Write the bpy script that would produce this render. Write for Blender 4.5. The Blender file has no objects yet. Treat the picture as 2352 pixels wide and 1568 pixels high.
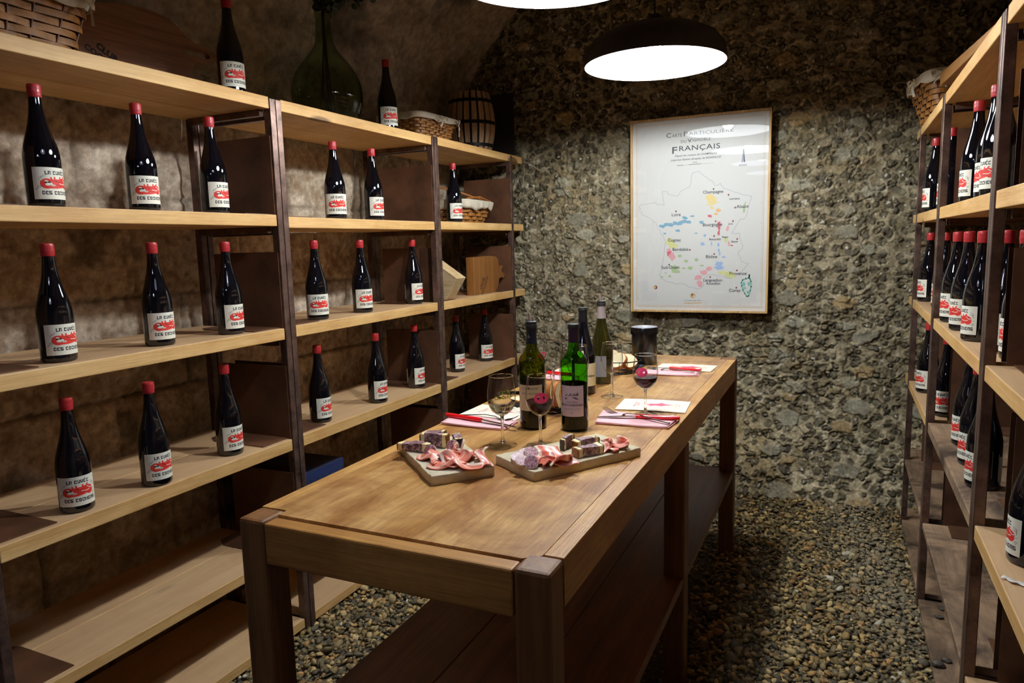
import bpy, math, random
import numpy as np
from mathutils import Vector, Matrix
C = bpy.context.scene.collection
PI = math.pi
# ------------------------------------------------------------------ camera, world, exposure
sc = bpy.context.scene
cd = bpy.data.cameras.new('camera'); cam = bpy.data.objects.new('camera', cd); C.objects.link(cam)
_yaw, _pit, _rol = -.43685688, -.13588769, .02627153
_f = Vector((math.sin(_yaw)*math.cos(_pit), math.cos(_yaw)*math.cos(_pit), math.sin(_pit)))
_r = Vector((math.cos(_yaw), -math.sin(_yaw), 0)); _d = _f.cross(_r)
_c, _s = math.cos(_rol), math.sin(_rol)
_r2 = _c*_r+_s*_d; _d2 = -_s*_r+_c*_d
cam.matrix_world = Matrix(((_r2.x, -_d2.x, -_f.x, 0), (_r2.y, -_d2.y, -_f.y, 0), (_r2.z, -_d2.z, -_f.z, 1.385), (0, 0, 0, 1)))
cd.sensor_width = 36; cd.lens = 1625.8/2352*36; cd.clip_start = .02; cd.clip_end = 50
sc.camera = cam
w = bpy.data.worlds.new('world'); sc.world = w; w.use_nodes = True
w.node_tree.nodes['Background'].inputs[0].default_value = (.5, .55, .8, 1)
w.node_tree.nodes['Background'].inputs[1].default_value = .0
vs = sc.view_settings; vs.view_transform = 'Standard'; vs.look = 'None'; vs.exposure = 0.0; vs.gamma = 1
vs.use_curve_mapping = False
cy = sc.cycles
cy.max_bounces = 10; cy.diffuse_bounces = 5; cy.glossy_bounces = 5; cy.transmission_bounces = 8
cy.transparent_max_bounces = 24; cy.use_denoising = True; cy.sample_clamp_indirect = 6
cy.caustics_reflective = False; cy.caustics_refractive = False
BULB = 1130.0
LAMP_Y = (2.93, 1.83, .73, -.37)
LAMP_X, RIM_Z = -.707, 2.085

# ------------------------------------------------------------------ helpers
def lin(h):
    h = h.lstrip('#'); v = [int(h[i:i+2], 16)/255 for i in (0, 2, 4)]
    return tuple(((c/12.92) if c <= .04045 else ((c+.055)/1.055)**2.4) for c in v)+(1,)

class MB:
    def __init__(s): s.v = []; s.f = []; s.m = []; s.col = None
    def add(s, vs, fs, m=0):
        b = len(s.v); s.v += [tuple(p) for p in vs]; s.f += [tuple(b+i for i in f) for f in fs]; s.m += [m]*len(fs); return s
    def box(s, x0, x1, y0, y1, z0, z1, m=0):
        if x0 > x1: x0, x1 = x1, x0
        if y0 > y1: y0, y1 = y1, y0
        return s.add([(x0,y0,z0),(x1,y0,z0),(x1,y1,z0),(x0,y1,z0),(x0,y0,z1),(x1,y0,z1),(x1,y1,z1),(x0,y1,z1)],
              [(0,3,2,1),(4,5,6,7),(0,1,5,4),(1,2,6,5),(2,3,7,6),(3,0,4,7)], m)
    def mbox(s, M, sx, sy, sz, m=0):
        vs = [M @ Vector((a*sx/2, b*sy/2, c*sz/2)) for c in (-1,1) for a, b in ((-1,-1),(1,-1),(1,1),(-1,1))]
        return s.add(vs, [(0,3,2,1),(4,5,6,7),(0,1,5,4),(1,2,6,5),(2,3,7,6),(3,0,4,7)], m)
    def lathe(s, prof, n=32, c=(0,0,0), m=0, M=None, a0=0, a1=2*PI):
        closed = abs(a1-a0-2*PI) < 1e-6; k = n if closed else n+1
        vs = []
        for r, z in prof:
            for i in range(k):
                a = a0+(a1-a0)*i/n
                p = Vector((c[0]+r*math.cos(a), c[1]+r*math.sin(a), c[2]+z)); vs.append(M@p if M else p)
        fs = []
        for j in range(len(prof)-1):
            for i in range(n):
                i2 = (i+1) % k
                fs.append((j*k+i, j*k+i2, (j+1)*k+i2, (j+1)*k+i))
        return s.add(vs, fs, m)
    def tube(s, pts, r, n=8, m=0, cap=True, flat=1.0):
        pts = [Vector(p) for p in pts]; rs = r if isinstance(r, (list, tuple)) else [r]*len(pts)
        vs = []; up = None
        for i, p in enumerate(pts):
            t = (pts[min(i+1, len(pts)-1)]-pts[max(i-1, 0)]).normalized()
            if up is None:
                up = Vector((0,0,1)) if abs(t.z) < .9 else Vector((1,0,0))
            x = t.cross(up)
            if x.length < 1e-6: x = t.orthogonal()
            x.normalize(); y = x.cross(t).normalized(); up = y
            for k in range(n):
                a = 2*PI*k/n; vs.append(p+rs[i]*(math.cos(a)*x+math.sin(a)*y*flat))
        fs = [(i*n+k, i*n+(k+1)%n, (i+1)*n+(k+1)%n, (i+1)*n+k) for i in range(len(pts)-1) for k in range(n)]
        if cap:
            fs.append(tuple(range(n-1, -1, -1))); b = (len(pts)-1)*n; fs.append(tuple(b+k for k in range(n)))
        return s.add(vs, fs, m)
    def prism(s, poly, h, M=None, m=0):
        n = len(poly); vs = [Vector((x, y, 0)) for x, y in poly]+[Vector((x, y, h)) for x, y in poly]
        if M: vs = [M@v for v in vs]
        fs = [tuple(range(n-1, -1, -1)), tuple(range(n, 2*n))]+[(i, (i+1)%n, n+(i+1)%n, n+i) for i in range(n)]
        return s.add(vs, fs, m)
    def grid(s, P, m=0):
        nu, nv = len(P), len(P[0])
        vs = [p for row in P for p in row]
        return s.add(vs, [(i*nv+j, (i+1)*nv+j, (i+1)*nv+j+1, i*nv+j+1) for i in range(nu-1) for j in range(nv-1)], m)
    def sphere(s, c, r, n=16, k=10, m=0, sz=1):
        return s.lathe([(max(1e-5, r*math.sin(PI*j/k)), -r*sz*math.cos(PI*j/k)) for j in range(k+1)], n, c, m)
    def build(s, name, mats, parent=None, smooth=True, bevel=0, solid=0, origin=None, ang=40):
        me = bpy.data.meshes.new(name)
        o3 = Vector(origin) if origin is not None else Vector((0,0,0))
        me.from_pydata([tuple(Vector(p)-o3) for p in s.v], [], s.f)
        if not isinstance(mats, (list, tuple)): mats = [mats]
        for mt in mats: me.materials.append(mt)
        me.polygons.foreach_set('material_index', s.m)
        if smooth: me.polygons.foreach_set('use_smooth', [True]*len(me.polygons))
        me.update()
        o = bpy.data.objects.new(name, me); C.objects.link(o)
        if parent is not None: o.parent = parent
        elif origin is not None: o.location = o3
        if smooth:
            me.set_sharp_from_angle(angle=math.radians(ang))
        if solid:
            md = o.modifiers.new('solid', 'SOLIDIFY'); md.thickness = solid; md.offset = 0
        if bevel:
            md = o.modifiers.new('bevel', 'BEVEL'); md.width = bevel; md.segments = 2; md.limit_method = 'ANGLE'
        return o

def tag(o, label=None, cat=None, group=None, kind=None):
    if label: o['label'] = label
    if cat: o['category'] = cat
    if group: o['group'] = group
    if kind: o['kind'] = kind
    return o
def thing(name, label, cat, loc=(0,0,0), rz=0, group=None):
    o = bpy.data.objects.new(name, None); C.objects.link(o); o.location = loc; o.rotation_euler = (0,0,rz)
    o.empty_display_size = .05
    return tag(o, label, cat, group)
def dup(root, loc, rz=0, label=None, group=None):
    r = root.copy(); C.objects.link(r); r.location = loc; r.rotation_euler = (0,0,rz)
    if label: r['label'] = label
    if group: r['group'] = group
    for ch in list(root.children):
        c = ch.copy(); C.objects.link(c); c.parent = r
        for g in ch.children:
            d = g.copy(); C.objects.link(d); d.parent = c
    return r
def npmesh(name, V, F, mats, cols=None, smooth=True, parent=None):
    me = bpy.data.meshes.new(name); V = np.asarray(V, np.float32); F = np.asarray(F, np.int32)
    nv, nf, k = len(V), len(F), F.shape[1]
    me.vertices.add(nv); me.vertices.foreach_set('co', V.ravel())
    me.loops.add(nf*k); me.loops.foreach_set('vertex_index', F.ravel())
    me.polygons.add(nf); me.polygons.foreach_set('loop_start', np.arange(nf, dtype=np.int32)*k)
    me.polygons.foreach_set('loop_total', np.full(nf, k, np.int32))
    me.update(calc_edges=True)
    if smooth: me.polygons.foreach_set('use_smooth', np.ones(nf, bool))
    if cols is not None:
        ca = me.color_attributes.new('Col', 'FLOAT_COLOR', 'POINT')
        c4 = np.ones((nv, 4), np.float32); c4[:, :3] = cols; ca.data.foreach_set('color', c4.ravel())
    for mt in (mats if isinstance(mats, (list, tuple)) else [mats]): me.materials.append(mt)
    me.validate(); me.update()
    o = bpy.data.objects.new(name, me); C.objects.link(o)
    if parent: o.parent = parent
    return o
def gridfaces(nu, nv):
    i, j = np.meshgrid(np.arange(nu-1), np.arange(nv-1), indexing='ij'); a = (i*nv+j).ravel()
    return np.stack([a, a+nv, a+nv+1, a+1], 1)

# ------------------------------------------------------------------ materials
def newmat(name):
    m = bpy.data.materials.new(name); m.use_nodes = True; nt = m.node_tree
    return m, nt, nt.nodes['Principled BSDF']
def N(nt, t, **kw):
    n = nt.nodes.new(t)
    for k, v in kw.items():
        if hasattr(n, k): setattr(n, k, v)
        else: n.inputs[k].default_value = v
    return n
def plain(name, col, rough=.6, metal=0, spec=.5, coat=0, noise=0, nscale=30, bump=0, emit=0, sub=0):
    m, nt, b = newmat(name)
    c = lin(col) if isinstance(col, str) else tuple(col)+(1,)
    b.inputs['Base Color'].default_value = c; b.inputs['Roughness'].default_value = rough
    b.inputs['Metallic'].default_value = metal; b.inputs['Specular IOR Level'].default_value = spec
    b.inputs['Coat Weight'].default_value = coat
    if sub:
        b.inputs['Subsurface Weight'].default_value = sub; b.inputs['Subsurface Scale'].default_value = .004
    if emit:
        b.inputs['Emission Color'].default_value = c; b.inputs['Emission Strength'].default_value = emit
    if noise or bump:
        tc = N(nt, 'ShaderNodeTexCoord'); nz = N(nt, 'ShaderNodeTexNoise', Scale=nscale, Detail=5, Roughness=.6)
        nt.links.new(tc.outputs['Object'], nz.inputs['Vector'])
        if noise:
            r = N(nt, 'ShaderNodeValToRGB'); e = r.color_ramp.elements
            e[0].position = .3; e[1].position = .7
            e[0].color = tuple(x*(1-noise) for x in c[:3])+(1,); e[1].color = tuple(min(1, x*(1+noise*.6)) for x in c[:3])+(1,)
            nt.links.new(nz.outputs['Fac'], r.inputs['Fac']); nt.links.new(r.outputs['Color'], b.inputs['Base Color'])
        if bump:
            bp = N(nt, 'ShaderNodeBump', Strength=1.0, Distance=bump)
            nt.links.new(nz.outputs['Fac'], bp.inputs['Height']); nt.links.new(bp.outputs['Normal'], b.inputs['Normal'])
    return m
def wood(name, dark, light, axis='Y', rough=.5, scale=1.0, knots=True, blot=None, coat=0, bump=.0006, grain=22, dust=0, fine=.45):
    m, nt, b = newmat(name); L = nt.links.new
    tc = N(nt, 'ShaderNodeTexCoord'); oi = N(nt, 'ShaderNodeObjectInfo')
    ad = N(nt, 'ShaderNodeVectorMath', operation='ADD')
    ml = N(nt, 'ShaderNodeMath', operation='MULTIPLY'); ml.inputs[1].default_value = 37.0
    L(oi.outputs['Random'], ml.inputs[0]); L(tc.outputs['Object'], ad.inputs[0]); L(ml.outputs[0], ad.inputs[1])
    mp = N(nt, 'ShaderNodeMapping'); s3 = {'X': (1.1, grain, grain), 'Y': (grain, 1.1, grain), 'Z': (grain, grain, 1.1)}[axis]
    mp.inputs['Scale'].default_value = tuple(x*scale for x in s3)
    L(ad.outputs[0], mp.inputs['Vector'])
    n1 = N(nt, 'ShaderNodeTexNoise', Scale=1.0, Detail=6, Roughness=.62, Distortion=.6); L(mp.outputs[0], n1.inputs['Vector'])
    mp2 = N(nt, 'ShaderNodeMapping'); mp2.inputs['Scale'].default_value = tuple(x*scale*8 for x in s3); L(ad.outputs[0], mp2.inputs['Vector'])
    n2 = N(nt, 'ShaderNodeTexNoise', Scale=1.0, Detail=3, Roughness=.6); L(mp2.outputs[0], n2.inputs['Vector'])
    r = N(nt, 'ShaderNodeValToRGB'); e = r.color_ramp.elements
    e[0].position = .32; e[1].position = .68; e[0].color = lin(dark); e[1].color = lin(light)
    L(n1.outputs['Fac'], r.inputs['Fac'])
    mx = N(nt, 'ShaderNodeMix', data_type='RGBA', blend_type='MULTIPLY'); mx.inputs['Factor'].default_value = fine
    r2 = N(nt, 'ShaderNodeValToRGB'); e = r2.color_ramp.elements; e[0].position = .35; e[1].position = .6
    e[0].color = (.45, .38, .3, 1); e[1].color = (1, 1, 1, 1)
    L(n2.outputs['Fac'], r2.inputs['Fac']); L(r.outputs['Color'], mx.inputs[6]); L(r2.outputs['Color'], mx.inputs[7])
    out = mx.outputs[2]
    if knots:
        vo = N(nt, 'ShaderNodeTexVoronoi', Scale=1.0); mpk = N(nt, 'ShaderNodeMapping')
        k3 = {'X': (1.6, 5, 5), 'Y': (5, 1.6, 5), 'Z': (5, 5, 1.6)}[axis]; mpk.inputs['Scale'].default_value = k3
        L(ad.outputs[0], mpk.inputs['Vector']); L(mpk.outputs[0], vo.inputs['Vector'])
        rk = N(nt, 'ShaderNodeValToRGB'); e = rk.color_ramp.elements; e[0].position = .085; e[1].position = .125
        e[0].color = lin('#5d3d22'); e[1].color = (1, 1, 1, 1)
        L(vo.outputs['Distance'], rk.inputs['Fac'])
        mk = N(nt, 'ShaderNodeMix', data_type='RGBA', blend_type='MULTIPLY'); mk.inputs['Factor'].default_value = .8
        L(out, mk.inputs[6]); L(rk.outputs['Color'], mk.inputs[7]); out = mk.outputs[2]
    if blot:
        nb = N(nt, 'ShaderNodeTexNoise', Scale=blot[1], Detail=5, Roughness=.65, Distortion=.8); L(ad.outputs[0], nb.inputs['Vector'])
        rb = N(nt, 'ShaderNodeValToRGB'); e = rb.color_ramp.elements; e[0].position = .38; e[1].position = .60
        e[0].color = lin(blot[0]); e[1].color = (1, 1, 1, 1); L(nb.outputs['Fac'], rb.inputs['Fac'])
        mb_ = N(nt, 'ShaderNodeMix', data_type='RGBA', blend_type='MULTIPLY'); mb_.inputs['Factor'].default_value = blot[2]
        L(out, mb_.inputs[6]); L(rb.outputs['Color'], mb_.inputs[7]); out = mb_.outputs[2]
    if dust:      # grey cellar dust lying on upward faces
        sp = N(nt, 'ShaderNodeSeparateXYZ'); L(tc.outputs['Normal'], sp.inputs[0]); gt = N(nt, 'ShaderNodeMath', operation='GREATER_THAN'); gt.inputs[1].default_value = .9
        L(sp.outputs['Z'], gt.inputs[0]); mm = N(nt, 'ShaderNodeMath', operation='MULTIPLY'); mm.inputs[1].default_value = dust; L(gt.outputs[0], mm.inputs[0])
        md = N(nt, 'ShaderNodeMix', data_type='RGBA'); L(mm.outputs[0], md.inputs['Factor']); L(out, md.inputs[6]); md.inputs[7].default_value = lin('#c3a68c'); out = md.outputs[2]
    L(out, b.inputs['Base Color']); b.inputs['Roughness'].default_value = rough; b.inputs['Coat Weight'].default_value = coat
    b.inputs['Coat Roughness'].default_value = .25
    bp = N(nt, 'ShaderNodeBump', Strength=1.0, Distance=bump); L(n2.outputs['Fac'], bp.inputs['Height']); L(bp.outputs[0], b.inputs['Normal'])
    return m
def thin_glass(name, tint=(1,1,1), ior=1.5, refl=1.0, rough=0.0, edge=None):
    m, nt, b = newmat(name); nt.nodes.remove(b); L = nt.links.new
    out = nt.nodes['Material Output']
    tr = N(nt, 'ShaderNodeBsdfTransparent'); tr.inputs[0].default_value = tuple(tint)+(1,)
    gl = N(nt, 'ShaderNodeBsdfGlossy'); gl.inputs['Roughness'].default_value = rough
    lf_ = N(nt, 'ShaderNodeLayerWeight', Blend=.5); p5 = N(nt, 'ShaderNodeMath', operation='POWER'); p5.inputs[1].default_value = 4.2
    L(lf_.outputs['Facing'], p5.inputs[0]); f0 = ((ior-1)/(ior+1))**2; ma = N(nt, 'ShaderNodeMath', operation='MULTIPLY_ADD'); ma.inputs[1].default_value = 1-f0; ma.inputs[2].default_value = f0
    L(p5.outputs[0], ma.inputs[0]); fr = ma; mx = N(nt, 'ShaderNodeMixShader')
    if edge:
        lw = N(nt, 'ShaderNodeLayerWeight', Blend=.5); rr = N(nt, 'ShaderNodeValToRGB'); e = rr.color_ramp.elements
        e[0].position = .45; e[0].color = tuple(tint)+(1,); e[1].position = 1.0; e[1].color = tuple(edge)+(1,)
        L(lw.outputs['Facing'], rr.inputs['Fac']); L(rr.outputs['Color'], tr.inputs[0])
    mu = N(nt, 'ShaderNodeMath', operation='MULTIPLY'); mu.inputs[1].default_value = refl; L(fr.outputs[0], mu.inputs[0])
    L(mu.outputs[0], mx.inputs[0]); L(tr.outputs[0], mx.inputs[1]); L(gl.outputs[0], mx.inputs[2]); L(mx.outputs[0], out.inputs['Surface'])
    return m
def solid_glass(name, col=(1,1,1), ior=1.45, rough=0):
    m, nt, b = newmat(name); b.inputs['Base Color'].default_value = tuple(col)+(1,)
    b.inputs['Transmission Weight'].default_value = 1; b.inputs['Roughness'].default_value = rough; b.inputs['IOR'].default_value = ior
    return m
def rockmat(name, rough=.85, ns=60, var=.5, bump=.003, spec=.3):
    m, nt, b = newmat(name); L = nt.links.new
    at = N(nt, 'ShaderNodeAttribute', attribute_name='Col'); tc = N(nt, 'ShaderNodeTexCoord')
    nz = N(nt, 'ShaderNodeTexNoise', Scale=ns, Detail=6, Roughness=.7); L(tc.outputs['Object'], nz.inputs['Vector'])
    r = N(nt, 'ShaderNodeValToRGB'); e = r.color_ramp.elements; e[0].position = .3; e[1].position = .7
    e[0].color = (1-var,)*3+(1,); e[1].color = (1+var*.5,)*3+(1,); L(nz.outputs['Fac'], r.inputs['Fac'])
    mx = N(nt, 'ShaderNodeMix', data_type='RGBA', blend_type='MULTIPLY'); mx.inputs['Factor'].default_value = 1
    L(at.outputs['Color'], mx.inputs[6]); L(r.outputs['Color'], mx.inputs[7]); L(mx.outputs[2], b.inputs['Base Color'])
    bp = N(nt, 'ShaderNodeBump', Strength=1.0, Distance=bump); L(nz.outputs['Fac'], bp.inputs['Height']); L(bp.outputs[0], b.inputs['Normal'])
    b.inputs['Roughness'].default_value = rough; b.inputs['Specular IOR Level'].default_value = spec
    return m
M = {}
M['shelf'] = wood('shelf_pine', '#d3a460', '#eec687', 'Y', .55, blot=('#c09a70', 3.0, .35), dust=.5, fine=.22)
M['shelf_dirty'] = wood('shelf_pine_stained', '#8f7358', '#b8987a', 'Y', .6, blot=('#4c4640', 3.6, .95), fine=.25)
M['table'] = wood('table_oak', '#ad7a3a', '#dcb274', 'Y', .38, scale=1.1, knots=False, blot=('#a98058', 6.0, .7), grain=14, coat=.2)
M['rail'] = wood('table_rail_oak', '#b58242', '#dcac66', 'Y', .42, knots=False, grain=24, blot=('#a0703c', 4, .4))
M['rail_x'] = wood('table_end_rail_oak', '#a87638', '#d09c54', 'X', .42, knots=False, grain=24, blot=('#a0703c', 4, .4))
M['leg'] = wood('table_leg_oak_shaded', '#5e3a1e', '#8d6034', 'Z', .5, knots=False, grain=24)  # same oak as the top, weaker light on the legs put into the colour
M['undershelf'] = wood('table_undershelf_oak', '#5c3320', '#84512f', 'Y', .45, knots=False, grain=20)
def rust():
    m, nt, b = newmat('rusty_steel'); L = nt.links.new
    tc = N(nt, 'ShaderNodeTexCoord'); nz = N(nt, 'ShaderNodeTexNoise', Scale=14, Detail=8, Roughness=.7); L(tc.outputs['Object'], nz.inputs['Vector'])
    r = N(nt, 'ShaderNodeValToRGB'); e = r.color_ramp.elements; e[0].position = .35; e[0].color = lin('#3b2a24'); e[1].position = .62; e[1].color = lin('#7a6054')
    e2 = r.color_ramp.elements.new(.75); e2.color = lin('#a49488')
    L(nz.outputs['Fac'], r.inputs['Fac']); L(r.outputs['Color'], b.inputs['Base Color'])
    b.inputs['Metallic'].default_value = .6; b.inputs['Roughness'].default_value = .38
    return m
M['rust'] = rust()
M['plate'] = plain('brown_steel_plate', '#5e3d28', .5, .15, noise=.55, nscale=8)
M['black_glass'] = plain('dark_bottle_glass', (.003, .003, .005), .03, spec=.6, coat=.3)
M['wax'] = plain('red_wax', '#a9282c', .38, spec=.45, coat=.1, bump=.0008, nscale=90)
M['cream'] = plain('cream_label_paper', '#eceadb', .6)
M['ink_red'] = plain('red_label_ink', '#e0352a', .6)
M['ink_black'] = plain('black_ink', '#161412', .6)
M['ink_grey'] = plain('grey_ink', '#77736c', .6)
M['white_enamel'] = plain('white_enamel_lining', (.9, .92, .95), .45)
M['shade_out'] = plain('matt_black_enamel', '#2b2624', .5)
M['cord'] = plain('black_cord', '#0c0c0c', .6)

def emis(name, col, st):
    m, nt, b = newmat(name); b.inputs['Base Color'].default_value = (.8, .8, .8, 1)
    b.inputs['Emission Color'].default_value = tuple(col)+(1,); b.inputs['Emission Strength'].default_value = st
    return m

# ------------------------------------------------------------------ noise tools
rng = np.random.default_rng(7)
def vnoise(x, y, seed=0):
    xi = np.floor(x).astype(np.int64); yi = np.floor(y).astype(np.int64); fx = x-xi; fy = y-yi
    fx = fx*fx*(3-2*fx); fy = fy*fy*(3-2*fy)
    def h(a, b):
        n = (a*374761393+b*668265263+seed*974711) & 0xffffffff
        n = ((n ^ (n >> 13))*1274126177) & 0xffffffff
        return ((n ^ (n >> 16)) & 0xffff)/65535.0
    return (h(xi, yi)*(1-fx)+h(xi+1, yi)*fx)*(1-fy)+(h(xi, yi+1)*(1-fx)+h(xi+1, yi+1)*fx)*fy
def fbm(x, y, o=5, seed=0):
    s = 0; a = .5; t = 0
    for k in range(o):
        s = s+a*vnoise(x*2**k, y*2**k, seed+k*17); t += a; a *= .55
    return s/t
def cells(x, y, size, seed, jit=.9):
    gx = x/size; gy = y/size; ix = np.floor(gx).astype(np.int64); iy = np.floor(gy).astype(np.int64)
    d1 = np.full(x.shape, 9.); idn = np.zeros(x.shape, np.int64)
    def h(a, b, k):
        n = (a*374761393+b*668265263+(seed+k)*974711) & 0xffffffff
        n = ((n ^ (n >> 13))*1274126177) & 0xffffffff
        return ((n ^ (n >> 16)) & 0xffff)/65535.0
    for dx in (-1, 0, 1):
        for dy in (-1, 0, 1):
            a = ix+dx; b = iy+dy
            px = a+.5+jit*(h(a, b, 1)-.5); py = b+.5+jit*(h(a, b, 2)-.5)
            d = np.hypot(gx-px, (gy-py)*1.08); k = d < d1
            d1 = np.where(k, d, d1); idn = np.where(k, ((a*7919+b*104729+seed) & 0xffffff), idn)
    hsh = lambda k: (((idn*(2654435761+k*40503)) >> 7) & 0xffff)/65535.0
    return d1*size, hsh

# ------------------------------------------------------------------ back wall: flints set in mortar
def wall_back():
    st = .0042; xs = np.arange(-2.3, .80, st); zs = np.arange(-.08, 3.1, st*1.05)
    X, Z = np.meshgrid(xs, zs, indexing='ij')
    wx = X+.010*(vnoise(X*28, Z*28, 3)-.5)+.012*(vnoise(X*60, Z*60, 5)-.5); wz = Z+.010*(vnoise(X*28, Z*28, 4)-.5)+.012*(vnoise(X*60, Z*60, 6)-.5)
    d, h = cells(wx, wz, .041, 11)
    R = .0105+.0085*h(1); inside = np.clip((R-d)/.004, 0, 1)
    present = (h(2) > .08).astype(float)
    ring = np.exp(-((d-R)/.0027)**2)*present*(.35+.65*h(9))
    big, hb = cells(wx+.02*fbm(X*9, Z*9, 3, 21), wz*1.5, .17, 31); Rb = .03+.045*hb(1)
    bigm = np.clip((Rb-big)/.012, 0, 1)*(hb(2) > .55)
    und = fbm(X*2.2, Z*2.2, 4, 41); rough = fbm(X*22, Z*22, 5, 51); fine = vnoise(X*120, Z*120, 61)
    mort = .045*(rough-.5)
    y = 4.02-.06*(und-.5)-mort*(1-.6*bigm)-.0025*(fine-.5)
    y += (ring*(.009+.009*h(5))+present*inside*(.016*h(3)-.009))*(1-bigm)-.008*bigm
    seam = np.clip(1-np.abs(fbm(X*3.1, Z*5.2, 4, 71)-.5)/.012, 0, 1); y += .012*seam
    y -= np.clip(.60-Z, 0, 1)**1.5*.32                              # foot of the wall swells out
    low = np.clip((.9-Z)/.9, 0, 1)
    c0 = np.array([.27, .225, .145]); c1 = np.array([.64, .56, .41]); c2 = np.array([.42, .33, .19])
    t = np.clip((rough-.35)*2.2, 0, 1)[..., None]
    col = c0*(1-t)+c1*t
    och = np.clip((fbm(X*2.6, Z*3.4, 4, 81)-.60)*9, 0, 1)[..., None]; col = col*(1-och*.6)+c2*och*.6
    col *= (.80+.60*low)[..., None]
    pebc = np.stack([.14+.15*h(6), .125+.125*h(6)*(.8+.4*h(7)), .082+.075*h(6)+.03*h(7)], -1)*(.42+.75*h(8))[..., None]
    p = (present*np.clip(inside*1.3, 0, 1)*(1-bigm))[..., None]*.92; col = col*(1-p)+pebc*p
    col *= (1-.84*ring*(1-bigm))[..., None]
    bc = np.where((hb(3) > .75)[..., None], np.array([.46, .33, .17]), np.array([.34, .33, .27])*(.7+.6*hb(4))[..., None])
    bm = (bigm*.8)[..., None]; col = col*(1-bm)+bc*bm*(.75+.5*rough)[..., None]
    col = col*np.array([.98, .945, .845])*(.72+.5*fbm(X*13, Z*13, 4, 95))[..., None]
    sp = (fbm(X*55, Z*55, 2, 91) > .80)[..., None]; col = np.where(sp, np.array([.62, .57, .46]), col)
    col *= (1-.5*seam)[..., None]
    V = np.stack([X, y, Z], -1).reshape(-1, 3)
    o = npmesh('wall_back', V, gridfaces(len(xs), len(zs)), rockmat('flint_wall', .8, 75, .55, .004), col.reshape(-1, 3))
    tag(o, kind='structure'); return o
wall_back()
# ------------------------------------------------------------------ side walls: limestone blocks
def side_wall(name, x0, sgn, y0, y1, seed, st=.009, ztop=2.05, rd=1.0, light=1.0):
    ys = np.arange(y0, y1+st, st); zs = np.arange(-.05, ztop, st); Y, Z = np.meshgrid(ys, zs, indexing='ij')
    row = np.floor((Z+.10)/.335+.12*(vnoise(Y*.7, Y*0, seed)-.5)); fz = ((Z+.10)/.335) % 1
    off = (row*.37) % 1; bw = .48; fy = (Y/bw+off) % 1; idb = np.floor(Y/bw+off)+row*13
    e = np.minimum(np.minimum(fz, 1-fz)*.335, np.minimum(fy, 1-fy)*bw)+.010*(fbm(Y*14, Z*14, 3, seed+1)-.5)
    joint = np.clip(1-e/.011, 0, 1)
    rough = fbm(Y*9, Z*9, 5, seed+2); und = fbm(Y*2, Z*2, 3, seed+3); fn = fbm(Y*45, Z*45, 3, seed+4)
    dep = .014*joint-.035*(rough-.5)-.04*(und-.5)-.010*(fn-.5)+.012*(((idb*7.77) % 1)-.5)
    X = x0+sgn*dep
    c0 = np.array([.30, .20, .125]); c1 = np.array([.78, .66, .52]); t = np.clip((rough*.6+fn*.6-.35)*1.9, 0, 1)[..., None]
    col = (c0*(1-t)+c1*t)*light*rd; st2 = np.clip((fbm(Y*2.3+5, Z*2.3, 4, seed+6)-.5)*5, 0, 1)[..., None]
    col = col*(1-.35*st2)+np.array([.36, .26, .10])*st2*.22
    blk = np.clip((fbm(Y*5, Z*5, 4, seed+8)-.62)*8, 0, 1)[..., None]; col *= 1-.55*blk
    col *= (1-.45*joint)[..., None]
    V = np.stack([X, Y, Z], -1).reshape(-1, 3)
    F = gridfaces(len(ys), len(zs))
    o = npmesh(name, V, F, rockmat(name+'_limestone', .85, 45, .45, .004), col.reshape(-1, 3)); tag(o, kind='structure')
side_wall('wall_left', -2.215, -1, -1.6, 4.08, 100)
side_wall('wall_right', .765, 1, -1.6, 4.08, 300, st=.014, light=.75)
def vault():
    st = .014; ys = np.arange(-1.6, 4.09, st); ang = np.linspace(0, PI, 340); Y, A = np.meshgrid(ys, ang, indexing='ij')
    u = A*1.35
    rough = fbm(Y*7, u*7, 5, 210); und = fbm(Y*1.6, u*1.6, 3, 220); fn = fbm(Y*30, u*30, 3, 230)
    rr = 1-.05*(und-.5)-.03*(rough-.5)-.006*(fn-.5)
    X = -.725-1.48*np.cos(A)*rr; Z = 2.02+1.04*np.sin(A)*rr
    t = np.clip((rough*.7+fn*.5-.35)*1.8, 0, 1)[..., None]
    col = np.array([.30, .22, .16])*(1-t)+np.array([.62, .52, .41])*t
    blk = np.clip((fbm(Y*3, u*3, 4, 240)-.58)*7, 0, 1)[..., None]; col *= 1-.6*blk
    V = np.stack([X, Y, Z], -1).reshape(-1, 3)
    o = npmesh('ceiling', V, gridfaces(len(ys), len(ang)), rockmat('vault_plaster', .9, 30, .45, .005), col.reshape(-1, 3)); tag(o, kind='structure')
vault()
o = MB().box(-2.4, 1.0, -1.75, -1.6, -.1, 3.2).build('wall_front', plain('dark_stone', '#4a4038', .9, noise=.4, nscale=6), smooth=False); tag(o, kind='structure')
o = MB().box(-2.4, 1.0, -1.75, 4.3, -.12, -.035).build('floor', plain('earth', '#3a3024', .95, noise=.4, nscale=8), smooth=False); tag(o, kind='structure')

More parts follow.
